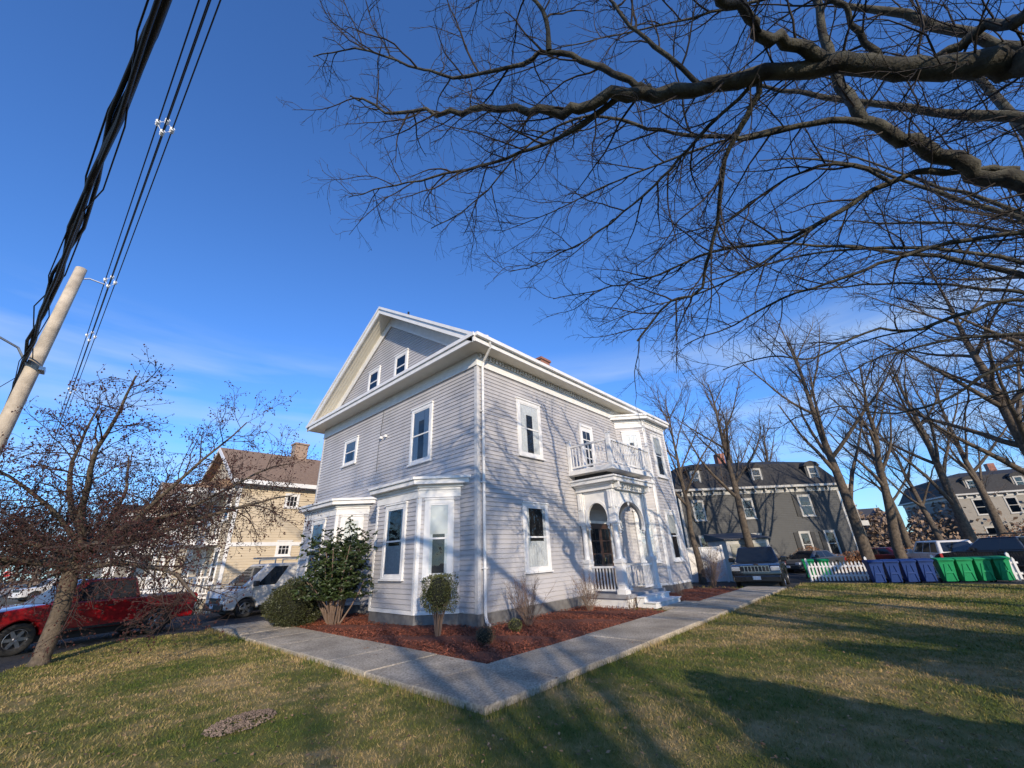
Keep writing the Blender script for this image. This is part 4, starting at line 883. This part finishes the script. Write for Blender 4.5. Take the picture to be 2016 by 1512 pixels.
def gentree(label,loc,h,r,seed,fork=.32,S=None,lean=(0,0),group=None,nl=12,spread=.34,tm=BARK):
    rg=random.Random(seed); o=thing('tree',label,'tree',loc,0,group); t=MB(); c=MB()
    P=[(lean[0]*(i/8)**1.2*h+rg.gauss(0,.05)*(i>0),lean[1]*(i/8)**1.2*h+rg.gauss(0,.05)*(i>0),h*.92*i/8-.1*(i==0)) for i in range(9)]
    P=catm(P,2); n=len(P); t.tube(P,[r*(1.25 if i==0 else 1)*(1-.9*(i/(n-1))) for i in range(n)],10)
    for q in range(nl):
        f=fork+(1-fork)*(q+rg.random()*.6)/nl*.95; i=min(n-2,int(f*(n-1))); p=P[i]; a=q*2.4+rg.uniform(-.4,.4); el=rg.uniform(.5,1.0)+f*.3
        d=nrm((math.cos(a)*spread*2,math.sin(a)*spread*2,el)); L=h*(.52-.30*f)*rg.uniform(.75,1.15); rr=r*(1-.85*f)*.55
        k=9; q_=path(p,d,L,k,.065,.03,rg); t.tube(q_,[rr*(1-.85*j/k)+.006 for j in range(k+1)],7)
        spawn(c,q_,rr,.01,0,S or SG,rg)
    spawn(c,P[n//2:],r*.4,.02,0,S or SG,rg)
    t.obj('trunk',o,[tm],smooth=True); c.obj('crown',o,[TWIGB]); return o
SG=[dict(den=2.4,len=1.8,ang=36,k=5,wob=.08,bend=.04,sides=3,r=.026,rmin=.008),
    dict(den=3.0,len=.95,ang=36,k=3,wob=.11,bend=.03,sides=3,r=.011,rmin=.006),
    dict(den=3.6,len=.55,ang=34,k=2,wob=.1,bend=.02,sides=3,r=.0072,rmin=.0048)]
GT='bare trees around the car park'
g1=gentree('tall bare tree behind the grey house near the driveway',(17.9,.35,GZ),12.5,.20,21,group=GT)
g2=gentree('tall bare tree beside the parked black suv',(19.8,-2.1,GZ),13.5,.27,22,group=GT,fork=.36)
g3=gentree('tall bare tree with thick trunk behind the bins',(21.8,-7.2,GZ),16,.32,23,group=GT,lean=(-.02,.0),fork=.3)
g4=gentree('bare tree leaning over the car park',(25.8,-8.5,GZ),14,.3,24,group=GT,lean=(0,-.12),fork=.36)
g5=gentree('large bare tree at the lawn edge by the bins',(18.9,-14.0,0),15,.34,25,group=GT,spread=.6,nl=18,fork=.25)
g6=gentree('wide bare tree on the lawn near the car park',(12.5,-16.2,0),15,.36,26,group=GT,spread=.75,nl=18,fork=.3)
k=0
for (x,y,s,rz) in ((24,7,.95,1),(22,12,.85,2),(31,-12,1,3),(38,0,1.05,.5),(33,10,1,1.7),(44,-9,1.1,2.6),(36,-19,1,4),(27,-19,.95,5),(40,14,1.1,2.2),(52,-20,1.2,1.1),(50,5,1.2,3.3),(30,17,1,.2),(24,-24,1,.9),(18,13,.9,4.4),(46,-15,1.1,.3),(40,-11,.9,2.1)):
    copything((g1,g2,g3,g4)[k%4],(x,y,GZ),rz,s,'bare winter tree among the distant houses'); k+=1
for (x,y,s,rz) in ((-7,62,.8,2),(-14,70,.9,3),(-9,90,1,5),(-3,75,1,0),(-13,110,1.1,2),(12,40,.8,3)):
    copything((g1,g2)[k%2],(x,y,GZ),rz,s,'bare winter tree along the street'); k+=1
for (x,y,s,rz) in ((-14.5,-23,.9,2),(-4.5,-25,.95,3),(2.5,-23,1,4),(-18,-29,1,5),(-9,-30,1,1.4)):
    copything((g2,g3,g1)[k%3],(x,y,0),rz,s,'bare street tree on the lawn opposite the house'); k+=1
# crabapple
SC=[dict(den=4.6,len=1.9,ang=50,k=6,wob=.2,bend=-.02,sides=3,r=.020,rmin=.006,t0=.12),
    dict(den=6.0,len=.88,ang=50,k=4,wob=.25,bend=.01,sides=3,r=.009,rmin=.0045),
    dict(den=6.2,len=.38,ang=48,k=3,wob=.25,bend=.0,sides=3,r=.0058,rmin=.0038)]
rn2=random.Random(5); ct=thing('tree','crab apple tree with dense twigs and dried dark red fruit','tree',(-7.84,5.9,0)); t=MB(); c=MB(); tips=[]
P=catm([(0,0,-.08),(.02,.02,.3),(.05,.1,1.1),(.0,.2,1.9),(.05,.3,2.4)],3); n=len(P); t.tube(P,[.22-.06*min(1,i/2) for i in range(n)],12)
NLB=18
for q in range(NLB):
    a=q*2*math.pi/NLB+rn2.uniform(-.2,.2); el=(.08,.4,.85,1.5,.25)[q%5]+rn2.uniform(-.05,.2)
    d=nrm((math.cos(a),math.sin(a),el)); L=rn2.uniform(3.3,4.1)*(1.22 if math.cos(a-(-.6))>.3 else .95); q_=path(P[-1-(q%4)],d,L,10,.11,-.012 if el<1 else 0,rn2)
    rr=rn2.uniform(.05,.085); t.tube(q_,[rr*(1-.85*j/10)+.006 for j in range(11)],8); spawn(c,q_,rr,.01,0,SC,rn2,tips)
t.obj('trunk',ct,[BARK],smooth=True)
for (p,d) in tips:
    if rn2.random()<.08: continue
    x,y,z=(p[0]+rn2.gauss(0,.03),p[1]+rn2.gauss(0,.03),p[2]+rn2.gauss(0,.03)-.02); s=rn2.uniform(.014,.028)
    b=len(c.v); c.v.extend([(x,y,z+s),(x+s,y,z),(x-s*.5,y+s*.86,z),(x-s*.5,y-s*.86,z),(x,y,z-s)])
    for f in ((0,1,2),(0,2,3),(0,3,1),(4,2,1),(4,3,2),(4,1,3)): c.f.append(tuple(b+i for i in f)); c.m.append(1)
c.obj('crown',ct,[TWIGR,BERRY])
# ------------------------------------------------------------------ shrubs
def leafq(mb,p,d,l,w,rg,m=0):
    s=rperp(d,rg); x,y,z=p; mx=(x+d[0]*l*.5,y+d[1]*l*.5,z+d[2]*l*.5+.1*l)
    mb.poly([p,(mx[0]+s[0]*w,mx[1]+s[1]*w,mx[2]+s[2]*w),(x+d[0]*l,y+d[1]*l,z+d[2]*l),(mx[0]-s[0]*w,mx[1]-s[1]*w,mx[2]-s[2]*w)],m)
def ballshrub(name,label,loc,rad,cz,n,ll,mat,seed,p=2.,stems=0,stemh=0):
    rg=random.Random(seed); o=thing(name,label,'shrub',loc); c=MB(); rx,ry,rz_=rad
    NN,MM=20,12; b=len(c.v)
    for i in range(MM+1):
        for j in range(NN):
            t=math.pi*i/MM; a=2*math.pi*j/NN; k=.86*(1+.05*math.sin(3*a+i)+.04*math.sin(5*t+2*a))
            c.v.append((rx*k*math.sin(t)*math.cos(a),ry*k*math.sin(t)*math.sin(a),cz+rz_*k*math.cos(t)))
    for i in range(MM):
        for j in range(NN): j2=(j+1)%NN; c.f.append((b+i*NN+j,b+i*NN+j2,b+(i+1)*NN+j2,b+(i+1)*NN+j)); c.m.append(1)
    for q in range(n):
        d=nrm((rg.gauss(0,1),rg.gauss(0,1),rg.gauss(0,1))); lump=1+.07*math.sin(d[0]*7+seed)+.06*math.sin(d[1]*9)+.05*math.sin(d[2]*8+d[0]*5); k=rg.uniform(.86,1.03)*lump
        if p!=2:
            mm=(abs(d[0])**p+abs(d[1])**p+abs(d[2])**p)**(1/p); k/=mm
        pt=(rx*d[0]*k,ry*d[1]*k,cz+rz_*d[2]*k)
        if pt[2]+loc[2]<.05: continue
        dd=nrm((d[0]+rg.gauss(0,.6),d[1]+rg.gauss(0,.6),d[2]+rg.gauss(0,.6)+.3)); leafq(c,pt,dd,ll*rg.uniform(.7,1.3),ll*.3,rg)
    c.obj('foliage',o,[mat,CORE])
    if stems:
        s=MB()
        for q in range(stems):
            a=rg.uniform(0,6.28); s.tube([(math.cos(a)*.05,math.sin(a)*.05,0),(math.cos(a)*.1,math.sin(a)*.1,stemh*.5),(math.cos(a)*.2*rx/.3,math.sin(a)*.2*rx/.3,stemh)],[.015,.012,.01],5)
        s.obj('stem',o,[DRY])
    return o
ballshrub('hedge_ball','clipped rounded dark green yew shrub by the driveway',(-2.5,6.0,.02),(.80,.90,.68),.62,18000,.045,LEAFH,3)
ballshrub('shrub','small clipped boxwood shrub with pale bare stems below',(-1.45,-.15,.08),(.36,.36,.38),.95,5600,.035,LEAFB,4,p=5,stems=18,stemh=.8)
ballshrub('shrub','tiny clipped leafy shrub in the mulch',(.05,-1.3,.08),(.16,.16,.13),.14,700,.03,LEAFB,8)
ballshrub('shrub','tiny clipped brown shrub in the mulch',(-1.4,-1.75,.08),(.2,.2,.16),.16,900,.03,mk('brown_leaf',(.12,.08,.045),.8,island=.4),9)
def rhodo(loc,seed):
    rg=random.Random(seed); o=thing('rhododendron','tall glossy dark green rhododendron with bare lower stems','shrub',loc); st=MB(); fo=MB(); cl=[]
    for q in range(36):
        a=rg.uniform(0,6.28); s=rg.uniform(.1,1.0); tx,ty=math.cos(a)*s,math.sin(a)*s; h=rg.uniform(1.5,3.1)*(1.0-.15*s)
        P=path((math.cos(a)*.15,math.sin(a)*.2,0),nrm((tx*.9,ty*.9,h)),h,7,.09,.02,rg); st.tube(P,[.03-.022*i/7 for i in range(8)],5)
        for k in range(44): i=rg.randint(3,7); cl.append((P[i][0]+rg.gauss(0,.22),P[i][1]+rg.gauss(0,.22),max(.8,P[i][2]+rg.gauss(0,.18))))
    for p in cl:
        ax=nrm((rg.gauss(0,.5),rg.gauss(0,.5),1))
        for k in range(12):
            s=rperp(ax,rg); d=nrm((s[0]+ax[0]*.25,s[1]+ax[1]*.25,s[2]+ax[2]*.25-.3)); leafq(fo,p,d,rg.uniform(.09,.15),rg.uniform(.02,.03),rg)
    st.obj('stem',o,[DRY]); fo.obj('foliage',o,[LEAF]); return o
rhodo((-1.75,4.7,.05),5)
def drybush(label,loc,h,w,n,seed):
    rg=random.Random(seed); o=thing('shrub',label,'shrub',loc); s=MB()
    S=[dict(den=9,len=h*.35,ang=28,k=3,wob=.12,bend=.03,sides=3,r=.004,rmin=.0018),dict(den=9,len=h*.16,ang=35,k=2,wob=.15,bend=0,sides=3,r=.0025,rmin=.0015)]
    for q in range(n):
        a=rg.uniform(0,6.28); d=nrm((math.cos(a)*w*rg.random(),math.sin(a)*w*rg.random(),1)); P=path((math.cos(a)*.06,math.sin(a)*.06,0),d,h*rg.uniform(.7,1.1),5,.08,.0,rg)
        s.tube(P,[.007-.004*i/5 for i in range(6)],4); spawn(s,P,.006,.003,0,S,rg)
    s.obj('stem',o,[DRY]); return o
drybush('bare twiggy shrub without leaves in the mulch bed',(.9,-1.0,.08),1.15,.7,34,1)
drybush('bare twiggy shrub without leaves beside the porch',(3.9,-1.0,.08),1.1,.6,30,2)
drybush('taller bare pale twiggy shrub by the end of the house',(12.9,-1.9,.08),1.7,.55,34,3)
drybush('low dry grass clump in the mulch bed',(4.6,-2.1,.08),.45,.8,18,4)
drybush('low dry grass clump in the mulch bed',(-.6,-.9,.08),.4,.8,14,6)
drybush('low dry grass clump in the mulch bed',(9.0,-1.9,.08),.6,.8,18,7)
def mass(name,label,loc,L,D,Hh,n,rz,mat,seed,ll=.12,kind=False):
    rg=random.Random(seed); c=MB()
    for q in range(n):
        x=rg.uniform(0,L); ph=math.sin(x*1.9+seed)*.22+math.sin(x*.7)*.25+1; y=rg.gauss(0,D*.35); z=rg.uniform(0,1)**.7*Hh*ph*math.sqrt(max(0.05,1-(y/D)**2*.8))
        d=nrm((rg.gauss(0,1),rg.gauss(0,1),rg.gauss(0,1))); leafq(c,(x,y,z),d,ll*rg.uniform(.6,1.4),ll*.35,rg)
    o=c.obj(name,None,[mat]); o.location=loc; o.rotation_euler=(0,0,rz); o['label']=label; o['category']='hedge'
    if kind: o['kind']='stuff'; o['category']='woodland'
    return o
BROWNM=mk('brown_brush',(.26,.13,.065),.9,island=.5)
mass('hedge','tangled reddish brown hedge along the car park',(33,-12,GZ),16,1.2,1.9,14000,math.radians(-80),BROWNM,2,.10)
mass('hedge','brown leafless hedge beside the dark house',(30,-1.5,GZ),9,.8,1.2,6000,math.radians(-60),BROWNM,4,.09)
mass('hedge','green hedge in front of the beige house',(-5.5,17.6,GZ),3.2,.6,1.2,6000,math.radians(90),LEAFH,5,.07)
mass('hedge','low dark hedge along the distant pavement',(-5.5,28,GZ),12,.7,1.4,7000,math.radians(92),LEAFH,6,.12)
mass('woodland','distant line of brown winter woodland',(75,-60,GZ),150,5,5.0,34000,math.radians(100),mk('winter_wood',(.24,.17,.12),.95,island=.4),7,.5,True)
mass('woodland','distant line of brown winter woodland across the street end',(-60,130,GZ),120,5,9,18000,0,mk('winter_wood_b',(.17,.13,.10),.95,island=.4),8,.8,True)
mass('hedge','unseen evergreen hedge added to shade the near lawn',(-8.0,-12.9,0),4.6,.6,2.0,15000,math.radians(-6),LEAFH,9,.13)  # added out of view behind the camera to cast shade on the lawn
mass('hedge','unseen evergreen hedge added beside the oak to shade the lawn',(-3.2,-14.6,0),8.5,.6,2.1,19000,math.radians(2),LEAFH,12,.13)  # second out-of-view hedge, put in to darken the right side of the lawn
# ------------------------------------------------------------------ sky, sun, camera
sx,sy=-.52,-.854; el=math.radians(19)
w=bpy.data.worlds.new('World'); scn.world=w; w.use_nodes=True; nt=w.node_tree; N=nt.nodes; Lk=nt.links
bg=N['Background']; sky=N.new('ShaderNodeTexSky'); sky.sky_type='NISHITA'; sky.sun_disc=False; sky.sun_elevation=el; sky.sun_rotation=math.atan2(sx,sy)%(2*math.pi); sky.air_density=1.0; sky.dust_density=.3; sky.ozone_density=3.0; sky.altitude=100
tc=N.new('ShaderNodeTexCoord'); mp=N.new('ShaderNodeMapping'); mp.inputs['Scale'].default_value=(1.3,1.3,10); mp.inputs['Rotation'].default_value=(0,math.radians(7),math.radians(20))
nz=N.new('ShaderNodeTexNoise'); nz.inputs['Scale'].default_value=1.5; nz.inputs['Detail'].default_value=6; nz.inputs['Roughness'].default_value=.5
Lk.new(tc.outputs['Generated'],mp.inputs['Vector']); Lk.new(mp.outputs['Vector'],nz.inputs['Vector'])
cr=N.new('ShaderNodeValToRGB'); cr.color_ramp.elements[0].position=.43; cr.color_ramp.elements[0].color=(0,0,0,1); cr.color_ramp.elements[1].position=.74; cr.color_ramp.elements[1].color=(.7,.7,.7,1)
Lk.new(nz.outputs['Fac'],cr.inputs['Fac'])
sp=N.new('ShaderNodeSeparateXYZ'); Lk.new(tc.outputs['Generated'],sp.inputs['Vector'])
mr=N.new('ShaderNodeMapRange'); mr.inputs['From Min'].default_value=.47; mr.inputs['From Max'].default_value=.36; mr.interpolation_type='SMOOTHSTEP'; Lk.new(sp.outputs['Z'],mr.inputs['Value'])
mu=N.new('ShaderNodeMath'); mu.operation='MULTIPLY'; Lk.new(cr.outputs['Color'],mu.inputs[0]); Lk.new(mr.outputs['Result'],mu.inputs[1])
hs=N.new('ShaderNodeMix'); hs.data_type='RGBA'; hs.blend_type='MULTIPLY'; hs.inputs['Factor'].default_value=1; Lk.new(sky.outputs['Color'],hs.inputs['A']); hs.inputs['B'].default_value=(1.0,1.6,2.45,1)
mx=N.new('ShaderNodeMix'); mx.data_type='RGBA'; Lk.new(mu.outputs[0],mx.inputs['Factor']); Lk.new(hs.outputs['Result'],mx.inputs['A']); mx.inputs['B'].default_value=(5.6,7.0,8.8,1)
Lk.new(mx.outputs['Result'],bg.inputs['Color']); bg.inputs['Strength'].default_value=.105
sd=bpy.data.lights.new('sun','SUN'); sd.energy=5.0; sd.angle=math.radians(.5); sd.color=(1,.85,.66)
so=bpy.data.objects.new('sun',sd); COL.objects.link(so); so.rotation_euler=Vector((-sx*math.cos(el),-sy*math.cos(el),-math.sin(el))).to_track_quat('-Z','Y').to_euler()
cd=bpy.data.cameras.new('camera'); cam=bpy.data.objects.new('camera',cd); COL.objects.link(cam); scn.camera=cam
cd.sensor_width=36; cd.sensor_fit='HORIZONTAL'; cd.lens=36*780/2016; cd.clip_end=2000; cd.clip_start=.05
Rm=Matrix(((.6817,-.2657,-.6817),(-.7305,-.2989,-.6140),(-.0408,.9166,-.3977)))
q=Rm.to_quaternion(); q.normalize(); cam.rotation_mode='QUATERNION'; cam.rotation_quaternion=q; cam.location=(-8.32,-9.09,1.8)
scn.view_settings.view_transform='Standard'; scn.view_settings.look='None'; scn.view_settings.exposure=0
